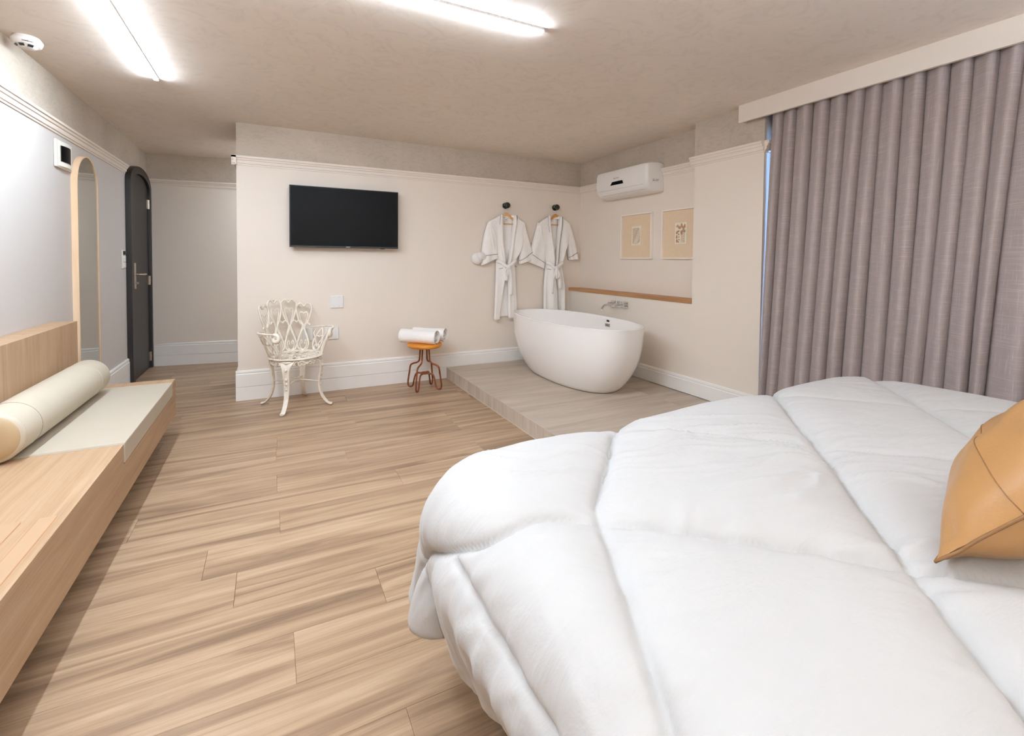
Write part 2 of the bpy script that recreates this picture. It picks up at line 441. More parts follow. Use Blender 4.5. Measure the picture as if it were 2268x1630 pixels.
# picture rails
def rail(i, A, B, nrm, ext=(0, 0)): return struct(profile_run('trim_%d' % i, RAIL, A, B, nrm, MAT['trim'], z0=R, ext=ext))
rail(1, (X0, D1), (XR, D1), (0, -1), (.036, 0))
rail(2, (XL, YB), (XL, 5.705), (1, 0))
rail(3, (XL, YC0), (X0, YC1), (0, -1))
rail(4, (XR, YP), (XR, D1), (-1, 0))
rail(5, (XN, YW), (XN, YP), (-1, 0), (.0, .03))
rail(6, (XN, YW), (XR+.1, YW), (0, -1))
rail(7, (X0, YPS), (X0, D1), (-1, 0), (0, .036))
rail(9, (X0, YC1), (XPE, YC1), (0, -1))
# skirtings (two boards, upper with moulded top)
def skirt(side, A, B, nrm, lo=True, ext=(0, 0)):
    up = struct(profile_run('baseboard_'+side, BASE_UP, A, B, nrm, MAT['base'], ext=ext))
    if lo: profile_run('lower_board', BASE_LO, A, B, nrm, MAT['base'], parent=up, ext=ext)
skirt('back', (X0, D1), (XN, D1), (0, -1), ext=(.018, 0))
skirt('left', (XL, YB), (XL, 5.70), (1, 0))
skirt('corridor', (XL+.05, YC0-.005), (X0, YC1), (0, -1))
skirt('right', (XN, YW), (XN, D1), (-1, 0), lo=False)
skirt('block', (X0, YPS), (X0, D1), (-1, 0))
skirt('passage', (X0, YC1), (XPE, YC1), (0, -1))

# platform with big tiles
plat = MB(); plat.box(XPL+.008, XN, YPE+.008, D1-.0, 0, ZP-.008)
platform = struct(plat.build('platform', MAT['grout']))
xs = [XPL, 2.862, XN-.001]; ys = [YPE, 3.546, D1-.001]
for i in range(2):
    for j in range(2):
        m = MB(); m.box(xs[i]+.001, xs[i+1]-.0015, ys[j]+.001, ys[j+1]-.0015, ZP-.008, ZP); m.build('tile', MAT['tile'], platform, origin=(xs[i]-platform.location.x, ys[j]-platform.location.y, 0), bevel=.0006, seg=1)
for j in range(2):
    m = MB(); m.box(XPL, XPL+.008, ys[j]+.001, ys[j+1]-.0015, .004, ZP-.0015); m.build('riser_tile', MAT['riser'], platform, origin=(0, ys[j]-platform.location.y, 0))
for i in range(2):
    m = MB(); m.box(xs[i]+.001, xs[i+1]-.0015, YPE, YPE+.008, .004, ZP-.0015); m.build('riser_tile', MAT['riser'], platform, origin=(xs[i]-platform.location.x, 0, 0))
m = MB(); m.box(XPL-.003, XPL+.0, YPE, D1-.02, 0, .005); m.box(XPL-.0012, XPL+.0015, YPE, D1-.02, ZP-.002, ZP+.0005); m.build('joint_bead', MAT['grout'], platform)

# window behind the curtain
WX = XN+.20
win = MB()
for (ya_, yb_, za, zb) in ((YWE, YW, 0, .06), (YWE, YW, 2.24, 2.30), (YWE, YWE+.05, .06, 2.24), (YW-.05, YW, .06, 2.24)):
    win.box(WX, WX+.05, ya_, yb_, za, zb)
window = struct(win.build('window_1', MAT['alu']))
n_ = 3; wy = (YW-YWE-.1)/n_
for i in range(n_):
    a = YWE+.05+i*wy
    m = MB(); m.box(WX+.01, WX+.04, a, a+.035, .06, 2.24); m.box(WX+.01, WX+.04, a+wy-.035, a+wy, .06, 2.24); m.box(WX+.01, WX+.04, a, a+wy, .06, .11); m.box(WX+.01, WX+.04, a, a+wy, 2.19, 2.24)
    s = m.build('sash', MAT['alu'], window)
    m = MB(); m.box(WX+.022, WX+.028, a+.035, a+wy-.035, .11, 2.19); m.build('pane', MAT['glass'], window)

# pelmet
PX = 3.118
m = MB(); m.box(PX, PX+.022, YWE, 2.374, 2.283, H); m.box(PX, XN, 2.374, 2.392, 2.283, H)
struct(m.build('trim_8', MAT['trim']))

# ------------------------------------------------------------------ curtain
def make_curtain():
    top = [2.19, 2.10, 2.003, 1.896, 1.794, 1.694, 1.59, 1.50, 1.3955, 1.293, 1.194, 1.104, 1.008, .915, .80]
    bot = [2.215, 2.17, 2.083, 1.964, 1.865, 1.765, 1.685, 1.584, 1.461, 1.368, 1.279, 1.186, 1.087, 1.038, .909]
    bot[-1] = .89
    while top[-1] > -.75: top.append(top[-1]-.098); bot.append(bot[-1]-.098)
    n = len(top)-1; per = 16; NZ = 60
    V = []; UV = []
    zt, zb = 2.40, .03
    s_acc = 0; cols = n*per+1
    offs = rng.normal(0, .006, n+1); amps = 1+rng.normal(0, .12, n+1)
    for j in range(NZ+1):
        f = j/NZ; z = zt+(zb-zt)*f
        xc = 3.182+.022*(1-f)-.026*f**1.5
        A = .046+.010*f
        for i in range(cols):
            k = min(i//per, n-1); t_ = (i-k*per)/per
            b0 = top[k]*(1-f)+bot[k]*f; b1 = top[k+1]*(1-f)+bot[k+1]*f
            a_ = A*(amps[k]*(1-t_)+amps[k+1]*t_)
            # leading edge (towards +y) sharp, belly towards the room
            ph = 2*math.pi*t_
            y = b0+(b1-b0)*(t_)+(b0-b1)*.23*math.sin(ph)*(.9) + .004*math.sin(5*f+k)
            x = xc+a_*math.cos(ph-.35)+.30*a_*math.cos(2*ph+.5)+offs[k]*f
            if k <= 1: x += .012*(1-f)
            V.append((min(x, 3.30), y, z)); UV.append((i/per*.16, z))
    F = [(j*cols+i, j*cols+i+1, (j+1)*cols+i+1, (j+1)*cols+i) for j in range(NZ) for i in range(cols-1)]
    o = mk('curtain', V, F, MAT['curtain'], smooth=True)
    uvl = o.data.uv_layers.new(name='UVMap'); UVa = np.array(UV, 'f')
    li = np.empty(len(o.data.loops), 'i'); o.data.loops.foreach_get('vertex_index', li)
    uvl.data.foreach_set('uv', UVa[li].ravel())
    so = o.modifiers.new('s', 'SOLIDIFY'); so.thickness = .002
    tag(o, 'floor-length greyish mauve linen curtain with deep pleats at the window', 'curtain')
make_curtain()

# ------------------------------------------------------------------ door (arched, black)
def arch_pts(y0_, y1_, zs, zt, n=20):
    c = (y0_+y1_)/2; a = (y1_-y0_)/2
    return [(c-a*math.cos(math.pi*k/n), zs+(zt-zs)*math.sin(math.pi*k/n)**.85) for k in range(n+1)]
DY0, DY1 = 5.70, 6.585
outer = arch_pts(DY0, DY1, 1.97, 2.175); inner = arch_pts(DY0+.075, DY1-.055, 1.93, 2.10)
m = MB()
o2 = [(DY0, 0)]+outer+[(DY1, 0)]; i2 = [(DY0+.075, 0)]+inner+[(DY1-.055, 0)]
V = []; n = len(o2)
for (o_, i_) in zip(o2, i2):
    V += [(XL, o_[0], o_[1]), (XL+.045, o_[0], o_[1]), (XL+.045, i_[0], i_[1]), (XL, i_[0], i_[1])]
F = []
for k in range(n-1):
    a, b = 4*k, 4*k+4
    F += [(a, b, b+1, a+1), (a+1, b+1, b+2, a+2), (a+2, b+2, b+3, a+3)]
m.add(V, F)
door = thing('door_1', (XL, (DY0+DY1)/2, 0), 'x', 'x'); del door['label']; del door['category']; door['kind'] = 'structure'
m.build('door_frame', MAT['black_door'], door, bevel=.004)
m = MB(); leaf = [(DY0+.078, .008)]+arch_pts(DY0+.078, DY1-.058, 1.927, 2.095)+[(DY1-.058, .008)]
m.prism(leaf, XL+.002, XL+.022, 'x'); m.build('door_leaf', MAT['black_door'], door, bevel=.003)
for z in (1.83, .985, .13):
    m = MB(); m.lathe([(.0075, z-.05), (.0075, z+.05)], 12, (XL+.03, DY1-.062, 0)); m.lathe([(.0085, z-.012), (.0085, z+.012)], 12, (XL+.03, DY1-.062, 0))
    m.box(XL+.022, XL+.026, DY1-.10, DY1-.062, z-.05, z+.05); m.build('hinge', MAT['steel'], door)
hp = MB(); hp.box(XL+.022, XL+.040, 5.825, 5.885, .925, 1.185); hp = hp.build('handle_plate', MAT['steel'], door, bevel=.003)
m = MB(); m.tube(crv([(XL+.038, 5.855, 1.07), (XL+.085, 5.856, 1.07), (XL+.098, 5.875, 1.07), (XL+.1, 5.98, 1.07)], 5), .0095, 12); m.build('lever', MAT['steel'], hp)
m = MB(); m.lathe([(.012, 0), (.012, .012), (.009, .014)], 16, (XL+.04, 5.855, .985), 'x'); m.box(XL+.052, XL+.066, 5.853, 5.857, .975, .995); m.build('key_turn', MAT['steel'], hp)

# key-card switch
k = thing('light_switch', (XL, 5.59, 1.22), 'cream wall switch plate with dark slot beside the black arched door', 'switch')
m = MB(); m.box(XL, XL+.012, 5.545, 5.625, 1.135, 1.31); m.build('plate', MAT['cream_pl'], k, bevel=.003)
m = MB(); m.box(XL+.012, XL+.024, 5.555, 5.615, 1.265, 1.30); m.build('slot', MAT['black'], k, bevel=.002)
m = MB(); m.box(XL+.012, XL+.021, 5.558, 5.612, 1.20, 1.255); m.box(XL+.012, XL+.021, 5.558, 5.612, 1.145, 1.19); m.build('rocker', MAT['white_pl'], k, bevel=.003)

# breaker panel
k = thing('breaker_panel', (XL, 4.17, 1.83), 'cream wall panel box with a dark curved cover above the bench', 'panel')
m = MB(); m.box(XL, XL+.016, 4.04, 4.31, 1.828, 2.007); m.build('panel_frame', MAT['cream_pl'], k, bevel=.005)
def arcbox(y0_, y1_, z0_, z1_, h, base, n=14):
    m = MB(); rings = []
    for i in range(n+1):
        f = i/n; y = y0_+(y1_-y0_)*f; x = XL+base+h*math.sin(math.pi*f)
        rings.append([(XL+base-.004, y, z0_), (x, y, z0_), (x, y, z1_), (XL+base-.004, y, z1_)])
    m.loft(rings); return m
arcbox(4.055, 4.295, 1.838, 1.998, .020, .014).build('bezel', MAT['cream_pl'], k, auto=40)
arcbox(4.067, 4.283, 1.868, 1.972, .023, .0155).build('cover', MAT['black_gloss'], k, auto=40)
m = MB(); m.tube([(XL+.026, 4.085, 1.870), (XL+.026, 4.085, 1.970)], .0025, 6); m.build('cover_edge', MAT['black'], k)

# arched mirror
MY0, MY1, MZ0, MZT, MD = 4.325, 4.775, .275, 1.985, .036
def arch_full(y0_, y1_, z0_, ztop, n=28):
    c = (y0_+y1_)/2; a = (y1_-y0_)/2
    return [(y0_, z0_)]+[(c-a*math.cos(math.pi*i/n), ztop-a+a*math.sin(math.pi*i/n)) for i in range(n+1)]+[(y1_, z0_)]
o2 = arch_full(MY0, MY1, MZ0, MZT); i2 = arch_full(MY0+.010, MY1-.010, MZ0+.010, MZT-.010)
k = thing('wall_mirror', (XL, 4.55, MZ0), 'tall arched mirror with pale wood frame standing out from left wall', 'mirror')
V = []; n = len(o2)
for (o_, i_) in zip(o2, i2):
    V += [(XL, o_[0], o_[1]), (XL+MD, o_[0], o_[1]), (XL+MD, i_[0], i_[1]), (XL, i_[0], i_[1])]
F = []
for q in range(n):
    a, b = 4*q, 4*((q+1) % n)
    F += [(a, b, b+1, a+1), (a+1, b+1, b+2, a+2), (a+2, b+2, b+3, a+3)]
m = MB(); m.add(V, F); m.build('mirror_frame', MAT['mirror_frame'], k, auto=35)
m = MB(); m.prism(i2, XL+.004, XL+MD-.006, 'x'); m.build('mirror_glass', MAT['mirror'], k)

# ------------------------------------------------------------------ bench
BX, BZ0, BZ1, BY1, BY0 = -.598, .152, .402, 3.945, -.2
k = thing('bench', (-.92, 1.9, 0), 'long pale oak floating bench with tall back along left wall', 'bench')
CY0, CY1, CD = 2.655, 3.815, .088
m = MB()
poly = [(BY0, BZ0), (BY1, BZ0), (BY1, BZ1), (CY1+.004, BZ1), (CY1+.004, BZ1-CD-.004), (CY0-.004, BZ1-CD-.004), (CY0-.004, BZ1), (BY0, BZ1)]
BN = XL+.002
m.prism(poly, BN, BX, 'x'); m.build('seat', MAT['oak_y'], k, bevel=.0015, seg=1)
m = MB(); m.box(BN, XL+.129, BY0, BY1, BZ1, .832); m.build('backrest', MAT['oak_z'], k, bevel=.0012, seg=1)
m = MB(); m.box(XL+.02, XL+.30, BY0+.1, BY1-.5, 0, BZ0); m.build('plinth', MAT['black_door'], k)
for i in range(6):
    x1_ = -.627-i*.0875
    if x1_ < XL+.14: break
    mm = MB(); mm.box(x1_-.044, x1_, .55, 2.01, BZ1-.002, BZ1+.0012); s = mm.build('inlay_strip', MAT['oak_inlay'], k)
    mm = MB(); mm.box(x1_, x1_+.0028, .55, 2.0, BZ1-.002, BZ1+.0008); mm.box(x1_-.0468, x1_-.044, .55, 2.0, BZ1-.002, BZ1+.0008); mm.build('groove', MAT['shelf'], s)

# bench pad
k = thing('bench_pad', (-.9, 3.2, BZ1-CD), 'flat cream leather pad set into the oak bench', 'cushion')
pad = MB(); pad.box(XL+.135, BX+.004, CY0, CY1, BZ1-CD+.001, BZ1+.004); pad.build('pad', MAT['mat'], k, bevel=.006, seg=3)
m = MB(); zt = BZ1+.0035; xe = BX+.002
m.tube([(XL+.14, CY0+.004, zt), (xe, CY0+.004, zt), (xe, CY1-.004, zt), (XL+.14, CY1-.004, zt)], .0022, 6); m.build('piping', MAT['mat'], k)

# bolster
def superround(L, r_, e=.045):
    pr = []
    for i in range(7):
        a = math.pi/2*i/6
        pr.append((max(.001, r_-e+e*math.sin(a)), -L/2+e*.55*(1-math.cos(a))))
    pr[0] = (.001, -L/2-.006)
    pr.insert(1, (r_*.5, -L/2-.004))
    pr += [(r_*1.004, -L/4), (r_*1.008, 0), (r_*1.0, L/4)]
    pr += [(a, -b) for a, b in pr[:8][::-1]]
    return pr
bl = thing('bolster', (-1.003, 3.15, BZ1+.004), 'cream leather roll bolster lying against the oak backrest', 'cushion')
br = .106; bz = .106
mB = MB(); mB.lathe([p_ for p_ in superround(1.14, br)], 40, (0, 0, bz), 'y')
ob = mB.build('bolster_body', MAT['leather'], bl, smooth=True, local=True)
def ring(y, rr_, mt, th=.0016):
    m = MB(); m.tube([(rr_*math.cos(a), y, bz+rr_*math.sin(a)) for a in np.linspace(0, 2*math.pi, 49)[:-1]], th, 6, closed=True); m.build('seam', mt, bl, local=True)
ring(-.545, br*.985, MAT['stitch']); ring(-.40, br*1.003, MAT['stitch'], .0012); ring(.40, br*1.003, MAT['leather'], .0012); ring(.545, br*.985, MAT['leather'])
for s in (-1, 1):
    m = MB(); m.lathe([(.001, -.579*s if s < 0 else .579), (br*.55, .577*s), (br*.84, .570*s), (br*.975, .5485*s)][::(1 if s < 0 else -1)] if False else [(.001, .5795*s), (br*.5, .5775*s), (br*.80, .571*s), (br*.965, .553*s), (br*.985, .546*s)], 40, (0, 0, bz), 'y')
    m.build('end_cap', MAT['leather_end'], bl, smooth=True, local=True)
bl.rotation_euler = (0, 0, -.008)

# ------------------------------------------------------------------ ceiling strips
def strip(name, x0_, x1_, ya_, yb_, label, gm='glow'):
    k = thing(name, ((x0_+x1_)/2, (ya_+yb_)/2, H-.025), label, 'light', 'ceiling LED strips')
    m = MB(); lx_ = x1_-x0_ > yb_-ya_
    m.box(x0_, x1_, ya_, yb_, H-.006, H)
    for q in (0, 1):
        m.box(*((x0_, x1_, (ya_, yb_-.0015)[q], (ya_+.0015, yb_)[q]) if lx_ else ((x0_, x1_-.0015)[q], (x0_+.0015, x1_)[q], ya_, yb_)), H-.0115, H-.006)
    m.build('profile', MAT['white_pl'], k)
    e = .0017
    m = MB(); m.box(x0_+e, x1_-e, ya_+e, yb_-e, H-.0195, H-.0062); m.build('diffuser', MAT[gm], k)
    for (a, b, c, d) in (((x0_-.0025, x0_, ya_, yb_) if x1_-x0_ > yb_-ya_ else (x0_, x1_, ya_-.0025, ya_)), ((x1_, x1_+.0025, ya_, yb_) if x1_-x0_ > yb_-ya_ else (x0_, x1_, yb_, yb_+.0025))):
        m = MB(); m.box(a, b, c, d, H-.0205, H); m.build('end_cap', MAT['white_pl'], k)
w2 = .013
strip('ceiling_strip_light', -.655-w2, -.655+w2, .75, 3.785, 'glowing LED strip on ceiling running above the oak bench')
strip('ceiling_strip_light', -.45, 1.225, 2.068-w2, 2.068+w2, 'glowing LED strip on ceiling in middle, pointing toward the curtain', 'glow2')

# added fill uplights, unseen on the wall behind the camera, to brighten the ceiling
for x_, lb in ((-.5, 'added white fill uplight, unseen behind the camera, nearest the oak bench'), (.9, 'added white fill uplight, unseen behind the bed, left of the bed head'), (2.3, 'added white fill uplight, unseen behind the bed, right of the bed head')):
    k = thing('fill_uplight', (x_, YB+.06, 1.62), lb, 'light', 'added fill uplights')
    m = MB(); m.lathe([(.03, 1.60), (.075, 1.63), (.105, 1.72), (.108, 1.76), (.100, 1.76), (.095, 1.73), (.02, 1.70)], 28, (x_, YB+.12, 0)); m.build('fill_bowl', MAT['white_pl'], k, auto=50)
    m = MB(); m.lathe([(.085, 1.735), (.085, 1.742)], 28, (x_, YB+.12, 0)); m.build('lamp_disc', MAT['glow3'], k)
    m = MB(); m.box(x_-.03, x_+.03, YB+.001, YB+.05, 1.63, 1.72); m.build('bracket', MAT['white_pl'], k)

k = thing('passage_fill_light', (.35, 5.95, H-.05), 'added round ceiling fill light, unseen in the side passage beyond the television wall', 'light')  # unseen fill lamp, added to brighten the corridor walls
m = MB(); m.lathe([(.15, H-.02), (.155, H)], 36, (.35, 5.95, 0)); m.build('light_base', MAT['white_pl'], k, auto=50)
m = MB(); m.lathe([(.08, H-.05), (.125, H-.042), (.142, H-.022), (.142, H-.020)], 36, (.35, 5.95, 0)); m.build('light_diffuser', MAT['glow4'], k, auto=60)

# camera/smoke detector
k = thing('ceiling_sensor', (-1.152, 3.43, H-.045), 'white round ceiling sensor with small dark windows near left wall', 'sensor')
m = MB(); m.lathe([(.050, H-.046), (.058, H-.040), (.062, H-.028), (.064, H-.02), (.060, H-.012), (.052, H)], 40, (-1.152, 3.43, 0)); m.build('sensor_body', MAT['white_pl'], k, auto=50)
m = MB(); m.lathe([(.026, H-.058), (.034, H-.055), (.044, H-.046)], 32, (-1.152, 3.43, 0)); m.build('sensor_cap', MAT['white_pl'], k, auto=50)
for a in (-2.6, -1.75, -.95):
    ca, sa = math.cos(a), math.sin(a); m = MB()
    for (rr_, zz, hw) in ((.0372, H-.0545, .0105), (.0475, H-.0470, .0115)):
        for s in (-1, 1): m.V.append((-1.152+rr_*ca-s*hw*sa, 3.43+rr_*sa+s*hw*ca, zz))
    b_ = len(m.V); m.V += [(x, y, z-.0018) for x, y, z in m.V]
    m.F += [(0, 1, 3, 2), (4, 6, 7, 5), (0, 2, 6, 4), (1, 5, 7, 3), (0, 4, 5, 1), (2, 3, 7, 6)]; m.M += [0]*6
    m.build('sensor_window', MAT['black'], k)
_n = Vector((.24, -.70, -.67)).normalized(); _r = Vector((.945, .327, 0)).normalized(); _u = _n.cross(_r)
text('lettering', 'intelbras', .0125, MAT['black'], k, basis(_r, _u, _n, Vector((-1.152, 3.43, H-.034))+Vector((.0205, -.0575, 0))+_n*.003))

# ------------------------------------------------------------------ television
k = thing('television', (.63, D1, 1.346), 'black flat television mounted on beige wall above the white chair', 'television')
m = MB(); m.box(.148, 1.113, D1-.088, D1-.055, 1.346, 1.898); m.build('tv_case', MAT['black'], k, bevel=.003)
m = MB(); m.box(.155, 1.106, D1-.0895, D1-.087, 1.362, 1.891); m.build('screen', MAT['black_gloss'], k)
m = MB(); m.box(.35, .92, D1-.055, D1-.035, 1.42, 1.80); m.build('back_cover', MAT['black'], k, bevel=.005)
m = MB(); m.box(.48, .78, D1-.035, D1-.001, 1.50, 1.74); m.build('wall_bracket', MAT['black'], k)
text('lettering', 'PHILIPS', .012, MAT['white_pl'], k, basis((1, 0, 0), (0, 0, 1), (0, -1, 0), (.645, D1-.0885, 1.354)))
m = MB(); m.box(.945, .985, D1-.085, D1-.065, 1.341, 1.346); m.build('sensor_foot', MAT['black'], k)

# blank and socket plates
def plate(x0_, x1_, z0_, z1_, label, kind=0):
    k = thing('wall_plate', ((x0_+x1_)/2, D1, z0_), label, 'wall plate', 'white plates on the back wall')
    m = MB(); m.box(x0_, x1_, D1-.012, D1, z0_, z1_); m.build('plate', MAT['cool_pl'], k, bevel=.003)
    if kind == 0:
        for x in (x0_+.036, x1_-.036):
            for z in (z0_+.014, z1_-.014):
                m = MB(); m.lathe([(.0028, -.0135), (.0028, -.0115)], 10, (x, D1, z), 'y'); m.build('screw', MAT['steel'], k)
    else:
        m = MB(); m.box(x0_+.025, x1_-.025, D1-.0145, D1-.011, z0_+.022, z1_-.022); m.build('socket_insert', MAT['cool_pl'], k, bevel=.002)
plate(.494, .611, .782, .896, 'blank white square plate with four screws on beige wall')
plate(.448, .568, .487, .603, 'white socket plate on wall beside right arm of chair', 1)
plate(.253, .345, .487, .603, 'white socket plate on wall seen through the chair back', 1)

# ------------------------------------------------------------------ air conditioner
AY0, AY1, AX = 3.345, 4.125, XR-.205
k = thing('air_conditioner', (XR-.1, 3.74, 1.905), 'white split air conditioner high on wall above two framed pictures', 'air conditioner')
def ac_ring(y, sc_=1.0):
    P = [(0, 2.178), (.07, 2.186), (.155, 2.180), (.192, 2.166), (.205, 2.130), (.206, 2.06), (.203, 1.99), (.192, 1.955), (.165, 1.925), (.12, 1.906), (.06, 1.902), (0, 1.905)]
    cz = 2.045
    return [(XR-.002-a*(1 if a == 0 else (.6+.4*sc_) if False else 1)*(sc_ if a > 0 else 1), y, cz+(b-cz)*(.5+.5*sc_)) for a, b in P]
rings = []
for f, s_ in ((0, .86), (.006, .93), (.018, .975), (.04, 1), (.74, 1), (.762, .975), (.774, .93), (.78, .86)): rings.append(ac_ring(AY0+f, s_))
m = MB(); m.loft(rings); m.build('ac_body', MAT['white_pl'], k, auto=38)
m = MB(); m.add([(AX-.0012+.008, 4.07, 1.966), (AX+.0085+.020, 4.05, 1.935), (AX+.008+.020, 3.42, 1.935), (AX-.0012+.008, 3.40, 1.966)], [(0, 1, 2, 3)])
V = m.V; m.V = V+[(x+.01, y, z+.006) for x, y, z in V]; m.F = [(0, 1, 2, 3), (7, 6, 5, 4), (0, 4, 5, 1), (1, 5, 6, 2), (2, 6, 7, 3), (3, 7, 4, 0)]; m.M = [0]*6
m.build('louvre', MAT['white_pl'], k)
m = MB(); m.tube([(AX+.004, 4.09, 1.975), (AX+.004, 3.40, 1.975)], .0014, 6); m.tube([(AX+.032, 4.05, 1.930), (AX+.032, 3.40, 1.930)], .0016, 6); m.tube([(AX+.001, 4.10, 1.992), (AX+.001, 3.36, 1.992)], .0006, 6); m.build('panel_gap', MAT['grout'], k)
m = MB(); m.prism([(3.690, 2.052), (3.845, 2.052), (3.875, 2.018), (3.675, 2.018)], AX-.0035, AX+.003, 'x'); m.build('display', MAT['black_gloss'], k)
m = MB(); m.prism([(3.686, 2.056), (3.849, 2.056), (3.882, 2.014), (3.668, 2.014)], AX-.002, AX+.003, 'x'); m.build('display_rim', MAT['cream_pl'], k)
GREY = plain('print_grey', (120, 116, 114), .6)
text('lettering', 'Electrolux', .020, GREY, k, basis((0, -1, 0), (0, 0, 1), (-1, 0, 0), (AX-.0024, 3.785, 2.085)))
m = MB(); m.box(XR-.150, XR-.045, AY0-.0006+.0, AY0+.002, 1.985, 2.028); m.build('rating_label', MAT['cool_pl'], k)
m = MB()
for (a, b, c, d) in ((-.135, -.112, 2.002, 2.009), (-.106, -.066, 2.003, 2.007), (-.10, -.060, 2.013, 2.018), (-.135, -.110, 2.016, 2.019)):
    m.box(XR+a, XR+b, AY0-.0012, AY0, c, d)
m.build('label_print', GREY, k)
m = MB(); m.box(XR-.012, XR+.0, AY0+.003, AY1-.003, 1.91, 2.175); m.build('mounting_plate', MAT['black_door'], k)

# ------------------------------------------------------------------ pictures
def picture(yc, wd, label, motif):
    k = thing('framed_picture', (XR, yc, 1.27), label, 'picture', 'two framed pictures under the air conditioner')
    z0_, z1_ = 1.270, 1.727; ya_, yb_ = yc-wd/2, yc+wd/2; fw_ = .011; dp = .030
    for nm, b in (('top', (ya_, yb_, z1_-fw_, z1_)), ('bot', (ya_, yb_, z0_, z0_+fw_)), ('l', (yb_-fw_, yb_, z0_+fw_, z1_-fw_)), ('r', (ya_, ya_+fw_, z0_+fw_, z1_-fw_))):
        m = MB(); m.box(XR-dp, XR-.001, *b); m.build('frame_side', MAT['frame'], k, bevel=.001, seg=1)
    m = MB(); m.box(XR-.012, XR-.002, ya_+fw_, yb_-fw_, z0_+fw_, z1_-fw_); m.build('mount', MAT['pic_mat'], k)
    cy, cz = yc-.0, 1.503; hw, hh = .068, .098
    m = MB(); m.box(XR-.0145, XR-.012, cy-hw, cy+hw, cz-hh, cz+hh); m.build('paper', MAT['pic_paper'], k, bevel=.0004, seg=1)
    m = MB()
    X_ = XR-.0152
    def st(pts, wdt=.0016):
        m.tube([(X_, cy-a, cz+b) for a, b in pts], wdt, 6, flat=.6)
    if motif == 'leaf':
        # a leaf whose midrib runs from lower left to upper right
        rib = [(-.046, -.082), (-.028, -.05), (-.010, -.01), (.010, .03), (.030, .06), (.048, .080)]
        def clipst(P):
            P = crv(P, 6); Q = []
            for q_ in P:
                if abs(q_[0]) > .053 or abs(q_[1]) > .084: break
                Q.append(q_)
            if len(Q) > 2: m.tube([(X_, cy-q_[0], cz+q_[1]) for q_ in Q], .0020, 6, flat=.6)
        for i in range(-3, 17):
            f = i/14
            bx_, bz_ = -.046+.092*f, -.080+.160*f
            if i >= 0: clipst([(bx_, bz_), (bx_-.012, bz_+.040), (bx_-.032, bz_+.080), (bx_-.045, bz_+.14), (bx_-.048, bz_+.2)])
            clipst([(max(bx_, -.05), max(bz_, -.083)+max(0, -f)*.0), (bx_+.030, bz_-.014), (bx_+.062, bz_-.004), (bx_+.095, bz_+.022), (bx_+.13, bz_+.06)])
    else:
        def blob(cx_, cz_, a_, b_, ang, n=12):
            V = []
            for q in range(n):
                t_ = 2*math.pi*q/n; u = a_*math.cos(t_)*(1+.25*math.cos(t_)); v = b_*math.sin(t_)
                V.append((cx_+u*math.cos(ang)-v*math.sin(ang), cz_+u*math.sin(ang)+v*math.cos(ang)))
            m.prism([(cy-a, cz+b) for a, b in V], XR-.0155-.00005*len(m.V)/12, XR-.0144, 'x')
        fx, fz = .010, .038
        for q in range(6):
            a = math.radians(90+60*q)
            if q == 2: continue
            blob(fx+.027*math.cos(a), fz+.027*math.sin(a), .021, .0135, a)
        for (a, b, c, d, e) in ((-.044, .005, .014, .008, 1.2), (-.030, .018, .012, .007, .3), (-.045, -.035, .015, .007, 1.5), (-.022, -.010, .009, .005, 2.2), (-.020, -.034, .007, .004, .8), (-.016, -.058, .008, .005, 2.4), (-.044, -.068, .009, .013, 0), (-.024, -.078, .010, .004, 2.6), (-.043, .066, .014, .004, .9), (.046, .07, .006, .010, 0)):
            blob(a, b, c*1.15, d*1.3, e)
        for i in range(11):
            z = -.082+i*.0088
            P = [(.006, z), (.026, z+.004+.0004*i), (.048, z-.001+.001*i)]
            st(crv(P, 3), .0029)
    m.build('motif', MAT['pic_brown'], k)
picture(3.690, .447, 'square cream frame with a leaf print, left of the two', 'leaf')
picture(3.110, .447, 'square cream frame with a flower print, half behind the pier', 'flower')

# ledge shelf
m = MB(); m.box(XN-.010, XR, YP+.001, D1-.0, .890, .925)
tag(m.build('wall_shelf', MAT['shelf'], bevel=.001, seg=1), 'thin brown wooden ledge shelf on the wall above the bathtub', 'shelf')

# ------------------------------------------------------------------ faucet
k = thing('bath_faucet', (XN, 3.775, .80), 'chrome wall-mounted bath faucet with curved spout and square plates', 'faucet')
for y, z in ((3.873, .800), (3.775, .800), (3.680, .804)):
    m = MB(); m.box(XN-.008, XN-.0005, y-.033, y+.033, z-.033, z+.033); m.build('plate', MAT['chrome'], k, bevel=.002)
m = MB(); m.tube(crv([(XN-.005, 3.775, .803), (XN-.10, 3.775, .806), (XN-.165, 3.775, .804), (XN-.205, 3.775, .790), (XN-.235, 3.775, .758)], 6), .0125, 16); m.build('spout', MAT['chrome'], k, auto=50)
for y, z in ((3.873, .800), (3.680, .804)):
    m = MB(); m.lathe([(.014, -.008), (.014, -.040)][::-1], 20, (XN, y, z), 'x')
    m.box(XN-.060, XN-.040, y-.021, y+.021, z-.021, z+.021); m.build('valve_handle', MAT['chrome'], k, bevel=.002)

